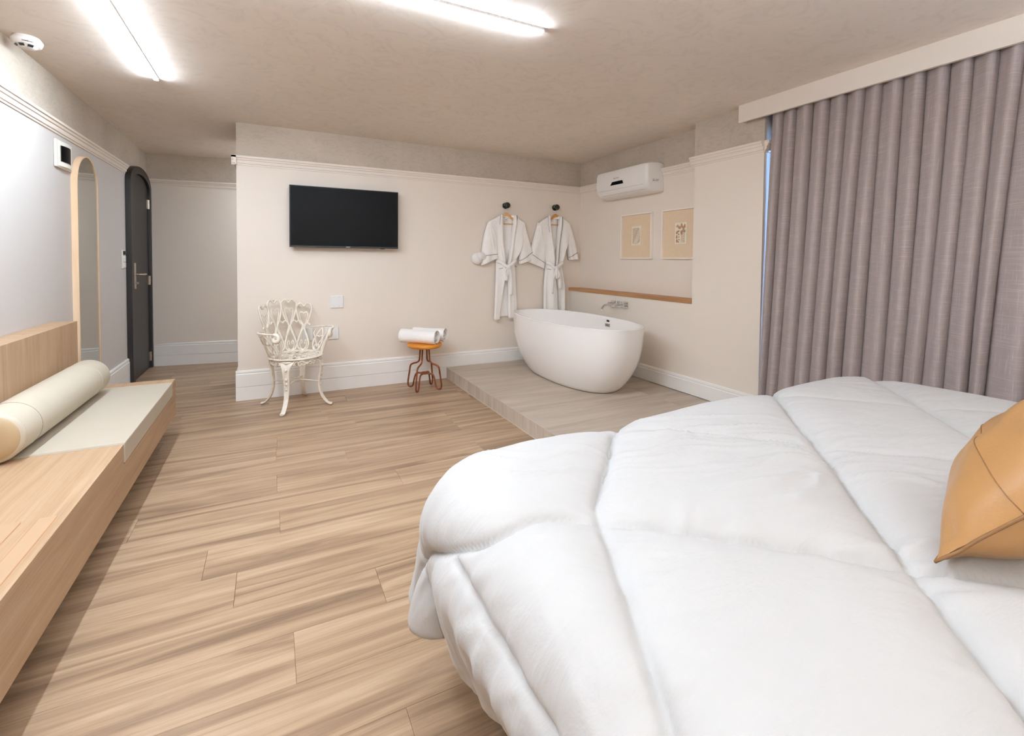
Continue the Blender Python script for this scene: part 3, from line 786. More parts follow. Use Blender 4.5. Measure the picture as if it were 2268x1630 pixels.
# ------------------------------------------------------------------ bathtub
TC = (2.594, 3.785); TZ = .694; TA, TB_, TN = .40, .868, 2.3; TA2, TB2, TE = .262, .615, 2.65
k = thing('bathtub', (TC[0], TC[1], ZP), 'large white oval freestanding bathtub on the tiled platform', 'bathtub')
NA = 96
def er(a_, b_, z, n_=TN):
    P = []
    for i in range(NA):
        t_ = 2*math.pi*i/NA; c, s = math.cos(t_), math.sin(t_)
        P.append((TC[0]+a_*math.copysign(abs(c)**(2/n_), c), TC[1]+b_*math.copysign(abs(s)**(2/n_), s), z))
    return P
rings = [er(TA2*.2, TB2*.2, ZP+.001), er(TA2*.93, TB2*.965, ZP+.001), er(TA2*.985, TB2*.99, ZP+.004)]
for f in np.linspace(.015, .985, 22):
    w_ = 1-(1-f)**TE; rings.append(er(TA2+(TA-TA2)*w_, TB2+(TB_-TB2)*w_, ZP+(TZ-ZP)*f))
for (da, dz) in ((.001, -.004), (-.004, 0), (-.012, .001), (-.020, 0), (-.025, -.006)): rings.append(er(TA+da, TB_+da, TZ+dz))
for f in np.linspace(.04, 1, 16):
    w_ = 1-f**3.0; zz = TZ-.008-(TZ-ZP-.10)*f
    rings.append(er((TA2-.04)+(TA-.028-TA2+.04)*w_ if f < 1 else .12, (TB2-.04)+(TB_-.028-TB2+.04)*w_ if f < 1 else .3, zz))
m = MB(); m.loft(rings); m.build('tub_shell', MAT['tub'], k, auto=60)
def tub_in(y, z):
    f = (TZ-.008-z)/(TZ-ZP-.10); w_ = 1-f**3; a_ = (TA2-.04)+(TA-.028-TA2+.04)*w_; b_ = (TB2-.04)+(TB_-.028-TB2+.04)*w_
    return TC[0]+a_*(1-(abs(y-TC[1])/b_)**TN)**(1/TN)
x1_ = tub_in(3.72, .655)
ov = MB(); ov.box(x1_-.008, x1_+.001, 3.652, 3.722, .598, .628); ov = ov.build('overflow_plate', MAT['steel'], k, bevel=.002)
m = MB(); m.box(x1_-.0095, x1_-.0075, 3.667, 3.707, .611, .617); m.build('overflow_slot', MAT['black'], ov)
m = MB(); m.box(x1_-.004, x1_+.003, 3.663, 3.703, .646, .665); m.build('badge', MAT['black'], k, bevel=.001)
m = MB(); m.lathe([(.03, 0), (.03, .004), (.022, .006)], 24, (TC[0], TC[1], .2139)); m.build('drain', MAT['chrome'], k)

# ------------------------------------------------------------------ stool
SX, SY = 1.315, 4.38
k = thing('stool', (SX, SY, 0), 'small stool with orange wood seat and bent brown tube legs', 'stool')
m = MB(); m.lathe([(.150, -.036), (.160, -.030), (.166, -.018), (.164, -.006), (.156, 0)], 48, (0, 0, .442)); m.build('seat', MAT['stool'], k, local=True, auto=50)
for q in range(4):
    a = math.radians(47+90*q); ca, sa = math.cos(a), math.sin(a)
    prof = [(.045, .407), (.050, .33), (.056, .275), (.078, .252), (.125, .236), (.150, .215), (.162, .15), (.176, .06), (.172, .022), (.150, .0105), (.126, .024), (.112, .075), (.098, .125), (.078, .148), (.040, .150), (.012, .150)]
    P = crv([(r_, 0, z) for r_, z in prof], 5)
    off = .018
    m = MB(); m.tube([(p_[0]*ca+off*-sa*(1 if p_[2] > .1 and p_[0] > .05 else 1)*0, p_[0]*sa, max(.0082, p_[2])) for p_ in P], .0082, 10)
    m.build('leg', MAT['rust'], k, local=True, smooth=True)
m = MB(); m.tube([(.034*math.cos(a), .034*math.sin(a), .153) for a in np.linspace(0, 2*math.pi, 25)[:-1]], .008, 8, closed=True); m.build('centre_ring', MAT['rust'], k, local=True, smooth=True)

# towels: spiral rolls
def towel_roll(c, ang, L, r_, label, tilt=0.0):
    turns = 4.2; N = 110
    def spiral(sq=1.0):
        out, inn = [], []
        for i in range(N):
            f = i/(N-1); th = f*turns*2*math.pi-1.85-turns*2*math.pi; rr_ = .006+(r_-.006)*f
            tk = .0042*(1 if f > .03 else .3)
            out.append((rr_*math.cos(th), rr_*math.sin(th))); inn.append(((rr_-tk*1.65)*math.cos(th), (rr_-tk*1.65)*math.sin(th)))
        return out+inn[::-1]
    S = spiral(); rings = []; nx = 15
    for i in range(nx):
        f = i/(nx-1); x = (f-.5)*L
        rings.append([(x*(1), a*(1+.02*math.sin(9*f)), b*.97*(1+.03*math.sin(7*f+1))+r_*.97) for a, b in S])
    for j, sgn in ((0, -1), (nx-1, 1)):
        rings[j] = [(x+sgn*(.006*math.sin(3*k_/len(S)*6.28)-.016*(1-math.hypot(a, b-r_*.97)/r_)), a, b) for k_, (x, a, b) in enumerate(rings[j])]
    m = MB(); m.loft(rings, caps=False)
    n = len(S)
    for e in (0, (nx-1)*n):
        for i in range(N-1):
            q = (e+i, e+i+1, e+n-2-i, e+n-1-i)
            m.F.append(q if e else q[::-1]); m.M.append(0)
    o = mk('rolled_towel', m.V, m.F, MAT['towel'], smooth=False, origin=(0, 0, 0), auto=60)
    o.location = c; o.rotation_euler = (0, -tilt, ang)
    tag(o, label, 'towel', 'rolled towels on the stool')
towel_roll((1.262, 4.380, .443), -.78, .37, .070, 'rolled white towel on the stool, the front one of two')
towel_roll((1.398, 4.490, .443), -.72, .33, .068, 'rolled white towel on the stool, the one nearer the wall')

# ------------------------------------------------------------------ cast iron chair (local: x right, y towards the back)
ch = thing('garden_chair', (.184, 4.345, 0), 'ornate white cast iron armchair with heart-pattern back by beige wall', 'chair', rz=math.radians(22.1))
ZS = .425; RS = .205
m = MB(); prof_rim = []
NS = 56
def seat_r(a):  # a measured from +x
    return RS*(1+.03*math.cos(2*a))
for (dr, dz) in ((0, -.006),): pass
ringp = [(seat_r(a)*math.cos(a), seat_r(a)*math.sin(a), ZS) for a in np.linspace(0, 2*math.pi, NS+1)[:-1]]
m.tube(ringp, .0095, 8, closed=True, flat=.7)
for rr_ in (.165, .085, .03):
    m.tube([(rr_*math.cos(a), rr_*math.sin(a), ZS+.001) for a in np.linspace(0, 2*math.pi, 41)[:-1]], .0052, 6, closed=True, flat=.6)
for q in range(12):
    a = q*math.pi/6
    for (r0, r1, da) in ((.085, .165, .13), (.085, .165, -.13), (.03, .085, 0), (.165, .205, .06), (.165, .205, -.06)):
        P = crv([(r0*math.cos(a+da*.2), r0*math.sin(a+da*.2), ZS+.001), ((r0+r1)/2*math.cos(a+da*1.3), (r0+r1)/2*math.sin(a+da*1.3), ZS+.001), (r1*math.cos(a+da*.3), r1*math.sin(a+da*.3), ZS)], 4)
        m.tube(P, .0048, 6, flat=.7)
    for rr_, s_ in ((.145, .011), (.110, .009)):
        aa = a+math.pi/12
        m.ball((rr_*math.cos(aa), rr_*math.sin(aa), ZS), s_, 8, sc_=(1.2, 1.2, .4))
# flat outer rim plate
rin = [(seat_r(a)*.89*math.cos(a), seat_r(a)*.89*math.sin(a)) for a in np.linspace(0, 2*math.pi, NS+1)[:-1]]
rout = [(seat_r(a)*1.01*math.cos(a), seat_r(a)*1.01*math.sin(a)) for a in np.linspace(0, 2*math.pi, NS+1)[:-1]]
k0 = [(x, y, ZS+.004) for x, y in rin]; k1 = [(x, y, ZS+.004) for x, y in rout]; k2 = [(x, y, ZS-.004) for x, y in rout]; k3 = [(x, y, ZS-.004) for x, y in rin]
m.loft([k0, k1, k2, k3, k0], caps=False)
m.build('seat', MAT['iron'], ch, local=True, auto=60)

def S(th, h, out=0.0):
    """wrap surface: th from the back (+y), positive to +x; h above seat"""
    lean = .10*h*math.cos(th)+.13*h*abs(math.sin(th))**2
    r_ = RS-.004+lean+.10*h*.5+out
    return (r_*math.sin(th), r_*math.cos(th)+.05*h, ZS+h)
def heart_top(thc, wd, z0_, hh, thick, mb, inner=False):
    pass
W = math.radians(27.5)       # spacing of hearts
TT = .0085
def st2(mb, pts, r_=TT, n=5, flat=1.0):
    P = crv(pts, n); mb.tube([S(a, b) for a, b in P], r_, 7, flat=flat)
back = MB()
for i in range(4):
    c = (i-1.5)*W; s = W*.5
    top = .445-(.018 if i in (0, 3) else 0)-(.03 if i in (0, 3) else 0)*.6
    # outer heart: scalloped crown then two sides tapering to the crossing
    for sg in (-1, 1):
        st2(back, [(c, top-.022), (c+sg*s*.30, top+.003), (c+sg*s*.62, top+.006), (c+sg*s*.99, top-.022), (c+sg*s*.97, top-.07), (c+sg*s*.60, top-.155), (c+sg*s*.10, .225), (c+sg*s*.0, .205),
                   (c-sg*s*.14, .185), (c-sg*s*.60, .125), (c-sg*s*.90, .07), (c-sg*s*.76, .026), (c-sg*s*.22, .010), (c+sg*s*.0, .006)], TT)
        # inner heart
        st2(back, [(c, top-.088), (c+sg*s*.14, top-.076), (c+sg*s*.42, top-.070), (c+sg*s*.56, top-.094), (c+sg*s*.40, top-.145), (c+sg*s*.06, top-.215)], TT*.62)
        # inner lyre curl
        st2(back, [(c-sg*s*.02, .012), (c-sg*s*.44, .030), (c-sg*s*.56, .066), (c-sg*s*.36, .092), (c-sg*s*.18, .078), (c-sg*s*.28, .062)], TT*.62)
    for q in np.linspace(-.8, .8, 7): 
        P = S(c+q*s, top+.004-.02*abs(q)**3); back.ball(P, .0085, 8, sc_=(1, 1, .9))
    for q in (-.35, 0, .35): back.ball(S(c+q*s, top-.078-.008*(q == 0)), .006, 6)
    P = S(c, .205); back.ball(P, .010, 8)
    P = S(c, .004); back.ball(P, .013, 8, sc_=(1.4, 1, .8))
for j in range(5):
    c = (j-2)*W; s = W*.5
    tp = .262 if 0 < j < 4 else .235
    for sg in (-1, 1):
        if (j == 0 and sg < 0) or (j == 4 and sg > 0): continue
        st2(back, [(c, tp-.014), (c+sg*s*.26, tp+.003), (c+sg*s*.62, tp-.004), (c+sg*s*.86, tp-.04), (c+sg*s*.60, tp-.095), (c+sg*s*.25, tp-.15)], TT*.85)
        back.ball(S(c+sg*s*.3, tp+.001), .0065, 6)
back.tube([S(a, .004) for a in np.linspace(-2.05, 2.05, 50)], .0068, 7)
back.build('backrest', MAT['iron'], ch, local=True, smooth=True)
for sg in (-1, 1):
    arm = MB()
    A0, A1 = 2.05*W, math.radians(128)
    def SA(f, h, o_=0): 
        th = A0+(A1-A0)*f
        x, y, z = S(th, h*(.92+.08*f)); k_ = 1.0+.34*h/.22*math.sin(min(1, f*1.1)*math.pi*.5)
        return (sg*(x*k_+o_), y*(1.0)-.03*f*h/.22, z)
    P = [SA(f, .225+.012*math.sin(math.pi*f)-.01*f) for f in np.linspace(-.03, .95, 22)]
    arm.tube(P, [.0085+.0045*math.sin(math.pi*min(1, f)) +.006*max(0, f-.7) for f in np.linspace(0, 1, 22)], 8, flat=.55, up=(0, 0, 1))
    e = P[-1]
    hx, hy = (P[-1][0]-P[-3][0], P[-1][1]-P[-3][1]); hl = math.hypot(hx, hy); hx /= hl; hy /= hl
    curl = [(e[0]+hx*a, e[1]+hy*a, e[2]+b) for a, b in ((0, 0), (.022, -.004), (.036, -.020), (.036, -.042), (.022, -.056), (.006, -.052), (.002, -.038), (.012, -.030))]
    arm.tube(crv(curl, 4), [.012+.006*math.sin(q/28*math.pi) for q in range(29)], 8, flat=1.0)
    for c_ in (.27, .70):
        s = .20
        for d_ in (-1, 1):
            def g(a, b): return SA(c_+a*s*d_, b)
            arm.tube(crv([g(0, .212), g(.25, .185), g(.62, .13), g(.10, .11), g(-.0, .105), g(-.55, .075), g(-.75, .045), g(-.45, .015), g(0, .006)][0:1]+[g(.10, .20), g(.45, .15), g(.75, .105), g(.80, .055), g(.50, .015), g(0, .006)], 4), TT*.9, 7)
            arm.tube(crv([g(0, .128), g(.22, .140), g(.5, .132), g(.52, .108), g(.22, .07), g(0, .045)], 4), TT*.75, 7)
            arm.tube(crv([g(0, .012), g(.42, .026), g(.46, .052), g(.22, .062), g(.14, .045)], 4), TT*.75, 7)
            arm.tube(crv([g(.75, .20), g(.9, .16), g(.55, .12), g(.75, .105)], 4), TT*.7, 7)
        arm.ball(SA(c_, .205), .009, 8)
        arm.ball(SA(c_, .006), .011, 8, sc_=(1.3, 1.3, .8))
    fr = crv([SA(1.0, .175), SA(1.03, .13), SA(1.0, .08), SA(.93, .04), SA(.90, .004)], 5)
    arm.tube(fr, TT*1.15, 7)
    arm.build('armrest', MAT['iron'], ch, local=True, smooth=True)
for (lx, ly) in ((-1, -1), (1, -1), (-1, 1), (1, 1)):
    a0 = math.atan2(ly*.165, lx*.165) if ly < 0 else math.atan2(.175*ly, lx*.145)
    ca, sa = math.cos(a0), math.sin(a0)
    leg = MB()
    sc_f = 1.0
    prof = [(.172, .418, .062), (.192, .398, .060), (.205, .370, .040), (.208, .335, .030), (.203, .29, .026), (.196, .24, .0235), (.192, .19, .021), (.197, .14, .019), (.214, .085, .0175), (.240, .045, .017), (.266, .022, .019), (.288, .014, .021), (.300, .014, .016)]
    P = crv([(r_, z, w_) for r_, z, w_ in prof], 4)
    rings = []
    for r_, z, w_ in P:
        tk = .0085
        ringv = []
        for q in range(8):
            an = 2*math.pi*q/8+math.pi/8
            t_ = w_*math.cos(an); o_ = tk*math.sin(an)
            zz = max(.001, z+(o_ if z < .03 else 0))
            rr_ = r_+(o_ if z >= .03 else 0)
            ringv.append((rr_*ca-t_*sa, rr_*sa+t_*ca, zz))
        rings.append(ringv)
    leg.loft(rings)
    for (r_, z, s_) in ((.207, .268, .013), (.201, .232, .012), (.200, .185, .009), (.216, .345, .012)):
        leg.ball((r_*ca, r_*sa, z), s_, 8, sc_=(1, 1, 1.3))
    for t_ in (-1, 1):
        leg.tube([((r_+.006)*ca-t_*w_*.85*sa, (r_+.006)*sa+t_*w_*.85*ca, z) for r_, z, w_ in P if z > .03], .0035, 6)
        for q in range(3):
            z = .24-.035*q; leg.ball((.199*ca-t_*.016*sa, .199*sa+t_*.016*ca, z), .0055, 6)
    leg.tube([(.19*ca-.03*sa, .19*sa+.03*ca, .405), (.205*ca, .205*sa, .40), (.19*ca+.03*sa, .19*sa-.03*ca, .405)], .011, 8)
    leg.build('leg', MAT['iron'], ch, local=True, auto=50)
m = MB()
A_ = [(.19*math.cos(a), .19*math.sin(a), .205) for a in (math.atan2(-.165, -.165), math.atan2(-.165, .165), math.atan2(.175, .145), math.atan2(.175, -.145))]
for i in range(4):
    a = A_[i]; m.tube(crv([a, (a[0]*.55, a[1]*.55, .215), (a[0]*.16, a[1]*.16, .222)], 4), .0052, 8)
m.tube([(.032*math.cos(a), .032*math.sin(a), .222) for a in np.linspace(0, 2*math.pi, 21)[:-1]], .005, 6, closed=True)
m.build('stretcher', MAT['iron'], ch, local=True, smooth=True)
ap = MB()
def AP(a, h, o_=0): 
    r_ = RS-.006+o_; return (r_*math.cos(a), r_*math.sin(a), ZS-.008-h)
for side in range(4):
    ap = MB(); a0 = -math.pi/2+side*math.pi/2
    for sg in (-1, 1):
        g = lambda u, v: AP(a0+sg*u, v)
        ap.tube(crv([g(0, .038), g(.10, .018), g(.22, .008), (g(.34, .024)), g(.30, .042), g(.22, .034), g(.25, .024)], 4), .0050, 6)
        ap.tube(crv([g(0, .012), g(.08, .034), g(.18, .040), g(.24, .022)], 4), .0042, 6)
        ap.ball(g(.34, .018), .008, 6); ap.ball(g(.14, .022), .007, 6)
        ap.tube(crv([g(.36, .008), g(.46, .018), g(.52, .036), g(.44, .034)], 4), .0045, 6)
    ap.ball(AP(a0, .030), .010, 8)
    ap.build('apron', MAT['iron'], ch, local=True, smooth=True)

# ------------------------------------------------------------------ robes
def interp(P, s):
    P = np.array(P, float); return np.interp(s, P[:, 0], P[:, 1])
def cloth(name, left, right, z_hi, z_lo, yfun, parent, mat, nu=36, nv=90, back=None, thick=.012):
    """sheet between left(z) and right(z) x-curves; yfun(u,v,x,z) depth from the wall; closed volume"""
    V = []; 
    for j in range(nv+1):
        z = z_hi+(z_lo-z_hi)*j/nv
        a = left(z); b = right(z)
        for i in range(nu+1):
            u = i/nu; x = a+(b-a)*u
            V.append((x, D1-yfun(u, j/nv, x, z), z))
    n = len(V); F = []
    for j in range(nv):
        for i in range(nu):
            q = j*(nu+1)+i; F.append((q, q+nu+1, q+nu+2, q+1))
    V2 = [(x, min(D1-.006, y+thick), z) for x, y, z in V]
    V += V2
    F += [tuple(n+i for i in f[::-1]) for f in F[:nu*nv]]
    for i in range(nu): F.append((i, i+1, n+i+1, n+i)); q = nv*(nu+1)+i; F.append((q+1, q, n+q, n+q+1))
    for j in range(nv): q = j*(nu+1); F.append((q+nu+1, q, n+q, n+q+nu+1)); q += nu; F.append((q, q+nu+1, n+q+nu+1, n+q))
    return mk(name, V, F, mat, parent, smooth=True)

def robe(hx, hz, tf, label, label_h, label_k, hmat, tag_dx, sleeves, body, hem_z, belt_z, seed, open_x, collar_dark, tails):
    rg = np.random.default_rng(seed)
    # knob on the wall
    k = thing('wall_hook', (hx, D1, hz), label_k, 'hook', 'round hooks for the robes')
    m = MB(); m.lathe([(.034, -.002), (.034, -.012), (.012, -.014), (.010, -.045), (.024, -.047), (.031, -.053), (.032, -.062), (.028, -.070), (.012, -.074)], 28, (hx, D1, hz), 'y'); m.build('knob', MAT['black_soft'], k, auto=50)
    # hanger
    yh = D1-.038
    h = thing('clothes_hanger', (hx, yh, hz-.2), label_h, 'hanger', 'wooden hangers')
    sx, sz = hx-.005, hz-.085
    m = MB()
    P = crv([(hx-.004, yh, hz-.008), (hx+.012, yh, hz+.004), (hx+.013, yh, hz+.014), (hx, yh, hz+.0125), (hx-.012, yh, hz+.013), (hx-.015, yh, hz+.0)][::-1]+[(hx+.012, yh+.0, hz-.02), (hx+.002, yh, hz-.045), (hx+.002, yh, sz)], 4)
    P = [(hx, yh, hz+.0335)]; P = crv([(hx-.030, yh, hz-.006), (hx-.026, yh, hz+.022), (hx, yh, hz+.0345), (hx+.027, yh, hz+.02), (hx+.030, yh, hz-.010), (hx+.010, yh, hz-.036), (hx+.003, yh, hz-.055), (hx+.003, yh, sz)], 5)
    m.tube(P, .0022, 8); m.build('hanger_hook', MAT['steel'], h, smooth=True)
    m = MB(); N = 21; rings = []
    for i in range(N):
        f = i/(N-1)*2-1; x = sx+.185*f; z = sz-.012-.115*abs(f)**1.15+.006*math.cos(f*3)
        hh = .022*(1-.35*abs(f)); rings.append([(x, yh-.009, z-hh), (x, yh-.011, z), (x, yh-.008, z+hh*.7), (x, yh+.008, z+hh*.7), (x, yh+.011, z), (x, yh+.009, z-hh)])
    m.loft(rings); m.build('hanger_arms', hmat, h, auto=60)
    m = MB(); m.tube([(sx-.165, yh, sz-.118), (sx+.165, yh, sz-.118)], .0052, 10); m.build('trouser_bar', hmat, h, smooth=True)
    # robe
    r_ = thing('bathrobe', (hx, D1-.05, hem_z), label, 'bathrobe', 'white bathrobes on the wall')
    L = lambda z: interp(body['L'], -z); Rr = lambda z: interp(body['R'], -z)
    oL = lambda z: interp(open_x['L'], -z); oR = lambda z: interp(open_x['R'], -z)
    ph = rg.uniform(0, 6, 8)
    def ybody(side):
        def f(u, v, x, z):
            d = .070
            d += .017*math.sin(34*(x-hx)+ph[0]+2*(z-hem_z))*(min(1, (hz-.2-z)*3)) + .006*math.sin(70*(x-hx)+ph[1])*v
            d -= .018*math.exp(-((z-belt_z)/.05)**2)
            edge = min(u, 1-u); d -= .030*(1-min(1, edge/.10))**2
            return max(.022, d)
        return f
    # inner back panel seen through the opening
    bk = cloth('back_panel', lambda z: oL(z)-.03, lambda z: oR(z)+.03, hz-.125, hem_z+.025, lambda u, v, x, z: .020+.005*math.sin(50*(x-hx)+ph[2]), r_, MAT['robe'], 16, 60, thick=.01)
    fl = cloth('front_panel', L, oL, hz-.118, hem_z, ybody(0), r_, MAT['robe'], 24, 90)
    frp = cloth('front_panel', oR, Rr, hz-.118, hem_z+.012, ybody(1), r_, MAT['robe'], 24, 90)
    # sleeves
    for si, s in enumerate(sleeves):
        A = np.array(s['shoulder']); B = np.array(s['pit']); Cc = np.array(s['out']); Dd = np.array(s['in'])
        nu, nv = 22, 40; rings = []; Vf = []
        for j in range(nv+1):
            v = j/nv
            p0 = A*(1-v)**2+2*(1-v)*v*np.array(s['omid'])+Cc*v*v
            p1 = B*(1-v)+Dd*v
            for i in range(nu+1):
                u = i/nu; q = p0*(1-u)+p1*u
                dep = s.get('d', .060)+.016*math.sin(math.pi*u)**.6 + .007*math.sin(9*u+ph[3+si]+2*v)*v
                dep -= .028*(1-min(1, min(u, 1-u)/.08))**2
                Vf.append((q[0], D1-max(.012, dep), q[1]))
        n = len(Vf); F = []
        for j in range(nv):
            for i in range(nu):
                q = j*(nu+1)+i; F.append((q, q+nu+1, q+nu+2, q+1))
        Vb = [(x, min(D1-.004, y+.030), z) for x, y, z in Vf]
        F += [tuple(n+i for i in f[::-1]) for f in F]
        for i in range(nu): F.append((i, i+1, n+i+1, n+i)); q = nv*(nu+1)+i; F.append((q+1, q, n+q, n+q+1))
        for j in range(nv): q = j*(nu+1); F.append((q+nu+1, q, n+q, n+q+nu+1)); q += nu; F.append((q, q+nu+1, n+q+nu+1, n+q))
        slo = mk('sleeve', Vf+Vb, F, MAT['robe'], r_, smooth=True)
        row = int(nv*.84); pts = [Vf[row*(nu+1)+i] for i in range(nu+1)]
        m = MB(); m.tube([(x, y-.0015, z) for x, y, z in pts], .0022, 6); m.build('cuff_piping', MAT['piping'], slo, smooth=True)
    # collar bands
    for side, fx in ((-1, oL), (1, oR)):
        V = []; nz = 70; wd = .042
        zt_, zb_ = hz-.108, belt_z
        for j in range(nz+1):
            z = zt_+(zb_-zt_)*j/nz; x0_ = fx(z)
            yy = D1-ybody(0)(.3, (zt_-z)/(zt_-hem_z), x0_, z)
            w_ = wd*(.75+.25*min(1, j/12))*(1-.35*j/nz)
            V.append([(x0_, yy-.004, z), (x0_+side*w_*.5, yy-.012, z), (x0_+side*w_, yy-.006, z), (x0_+side*w_, yy+.006, z), (x0_, yy+.008, z)])
        m = MB(); m.loft(V); cb = m.build('collar', MAT['robe'], r_, smooth=True)
        if side in collar_dark:
            lim = collar_dark[side]; m = MB(); m.tube([(q[2][0], q[2][1]-.002, q[2][2]) for q in V[:int(len(V)*lim)]], .0017, 6); m.build('collar_piping', MAT['piping'], cb, smooth=True)
    # neck back band
    m = MB(); zt_ = hz-.118; a, b = oL(zt_), oR(zt_)
    m.tube(crv([(a-.012, D1-.045, zt_+.005), ((a+b)/2, D1-.028, zt_-.006), (b+.012, D1-.045, zt_+.005)], 6), .013, 8, flat=1.4); m.build('neck_band', MAT['robe'], r_, smooth=True)
    m = MB(); m.lathe([(.024, -.046), (.024, -.043)][::-1], 24, (hx+tag_dx, D1, hz-.158), 'y'); lab = m.build('size_label', MAT['white_pl'], r_)
    text('lettering', 'GC', .026, MAT['piping'], lab, basis((1, 0, 0), (0, 0, 1), (0, -1, 0), (hx+tag_dx, D1-.0465, hz-.158)))
    # belt
    m = MB(); a, b = L(belt_z)+.004, Rr(belt_z)-.004; kx = tails['kx']
    bz_ = belt_z
    m.tube(crv([(a, D1-.045, bz_+.035), (a+.03, D1-.085, bz_+.022), (kx-.025, D1-.095, bz_-.018), (kx, D1-.105, bz_-.026), (kx+.025, D1-.095, bz_-.012), (b-.03, D1-.085, bz_+.026), (b, D1-.045, bz_+.040)], 6), .015, 8, flat=1.25, up=(0, 0, 1))
    m.ball((kx, D1-.108, bz_-.028), .024, 12, sc_=(1.1, .7, 1)); bt = m.build('belt', MAT['robe'], r_, smooth=True)
    for (x1_, z1_, w_) in tails['t']:
        m = MB(); P = crv([(kx, D1-.112, bz_-.035), (kx+(x1_-kx)*.6, D1-.116, bz_-.10), (kx+(x1_-kx)*.9, D1-.108, (bz_+z1_)/2), (x1_, D1-.106, z1_)], 6)
        m.tube(P, w_, 8, flat=.28, up=(0, -1, 0)); m.build('belt_tail', MAT['robe'], bt, smooth=True)
    for (x1_, z1_) in tails.get('loops', []):
        m = MB(); P = crv([(kx, D1-.112, bz_-.03), (x1_, D1-.125, z1_), (kx+(x1_-kx)*.3, D1-.118, z1_-.045), (kx, D1-.112, bz_-.04)], 5)
        m.tube(P, .010, 8); m.build('belt_loop', MAT['robe'], bt, smooth=True)
    # pocket piping
    for (xa_, za_, xb_, zb_) in tails.get('pockets', []):
        m = MB(); m.tube(crv([(xa_, D1-.090, za_), ((xa_+xb_)/2, D1-.094, (za_+zb_)/2), (xb_, D1-.090, zb_)], 4), .0020, 6); m.build('pocket_piping', MAT['piping'], r_, smooth=True)

HX1, HZ1 = 2.322, 1.847
robe(HX1, HZ1, 0, 'white bathrobe hanging left of the other, full length visible', 'light wooden hanger inside the left bathrobe', 'round dark wall hook above the left bathrobe', MAT['hanger'], -.012,
     sleeves=[dict(shoulder=(2.105, 1.655), omid=(2.035, 1.50), pit=(2.20, 1.50), out=(2.022, 1.185), **{'in': (2.215, 1.270)}, d=.058),
              dict(shoulder=(2.545, 1.650), omid=(2.60, 1.48), pit=(2.475, 1.42), out=(2.675, 1.270), **{'in': (2.490, 1.200)}, d=.058)],
     body=dict(L=[(-1.73, 2.225), (-1.70, 2.18), (-1.66, 2.10), (-1.60, 2.09), (-1.45, 2.115), (-1.30, 2.175), (-1.24, 2.205), (-1.16, 2.20), (-1.0, 2.196), (-.75, 2.182), (-.592, 2.170)],
               R=[(-1.73, 2.425), (-1.70, 2.47), (-1.66, 2.545), (-1.60, 2.562), (-1.45, 2.530), (-1.37, 2.500), (-1.24, 2.440), (-1.16, 2.432), (-1.0, 2.440), (-.75, 2.462), (-.592, 2.462)]),
     hem_z=.592, belt_z=1.20, seed=3,
     open_x=dict(L=[(-1.73, 2.262), (-1.64, 2.262), (-1.4, 2.275), (-1.22, 2.300), (-1.12, 2.308), (-.9, 2.285), (-.592, 2.240)],
                 R=[(-1.73, 2.400), (-1.64, 2.398), (-1.4, 2.372), (-1.22, 2.335), (-1.12, 2.330), (-.9, 2.338), (-.592, 2.345)]),
     collar_dark={-1: .22, 1: .10}, tails=dict(kx=2.315, t=[(2.352, .865, .018), (2.292, 1.02, .018)], loops=[(2.268, 1.125)], pockets=[(2.212, 1.150, 2.258, 1.162), (2.402, 1.182, 2.424, 1.172)]))
HX2, HZ2 = 2.965, 1.862
robe(HX2, HZ2, 0, 'white bathrobe hanging nearest the corner, lower end behind the bathtub', 'orange-brown wooden hanger inside the right bathrobe', 'round dark wall hook above the right bathrobe', MAT['hanger2'], -.075,
     sleeves=[dict(shoulder=(2.730, 1.680), omid=(2.68, 1.50), pit=(2.835, 1.50), out=(2.592, 1.228), **{'in': (2.815, 1.145)}, d=.050),
              dict(shoulder=(3.145, 1.700), omid=(3.235, 1.50), pit=(3.120, 1.45), out=(3.275, 1.262), **{'in': (3.160, 1.252)}, d=.052)],
     body=dict(L=[(-1.745, 2.845), (-1.70, 2.77), (-1.66, 2.722), (-1.55, 2.735), (-1.35, 2.79), (-1.2, 2.835), (-1.1, 2.828), (-.95, 2.812), (-.7, 2.806), (-.592, 2.806)],
               R=[(-1.745, 3.015), (-1.71, 3.10), (-1.68, 3.150), (-1.6, 3.160), (-1.45, 3.130), (-1.35, 3.085), (-1.2, 3.055), (-1.1, 3.062), (-.95, 3.082), (-.7, 3.090), (-.592, 3.090)]),
     hem_z=.592, belt_z=1.185, seed=8,
     open_x=dict(L=[(-1.745, 2.872), (-1.64, 2.878), (-1.4, 2.915), (-1.22, 2.935), (-1.12, 2.945), (-.9, 2.985), (-.592, 2.995)],
                 R=[(-1.745, 2.998), (-1.64, 2.992), (-1.4, 2.968), (-1.22, 2.952), (-1.12, 2.962), (-.9, 3.002), (-.592, 3.010)]),
     collar_dark={-1: .35, 1: .95}, tails=dict(kx=2.935, t=[(2.885, .865, .013), (2.990, .915, .026)], loops=[(2.925, 1.085), (2.965, 1.09)], pockets=[(2.818, 1.148, 2.872, 1.142)]))

# rounded white fitting beside the left sleeve
k = thing('wall_fitting', (1.972, D1, 1.24), 'small rounded white fitting on wall beside the left bathrobe sleeve', 'wall fitting')
m = MB(); m.lathe([(.020, -.001), (.055, -.004), (.062, -.020), (.064, -.045), (.060, -.062), (.045, -.072), (.012, -.076)], 32, (1.968, D1, 1.262), 'y')
m.build('fitting_body', MAT['white_pl'], k, auto=60)
m = MB(); m.tube(crv([(1.975, D1-.045, 1.268), (2.01, D1-.05, 1.285), (2.045, D1-.045, 1.275), (2.055, D1-.03, 1.262)], 5), [.05, .05, .049, .048, .047, .046, .044, .042, .040, .038, .036, .034, .032, .030, .028, .026], 16); m.build('nozzle', MAT['white_pl'], k, smooth=True)

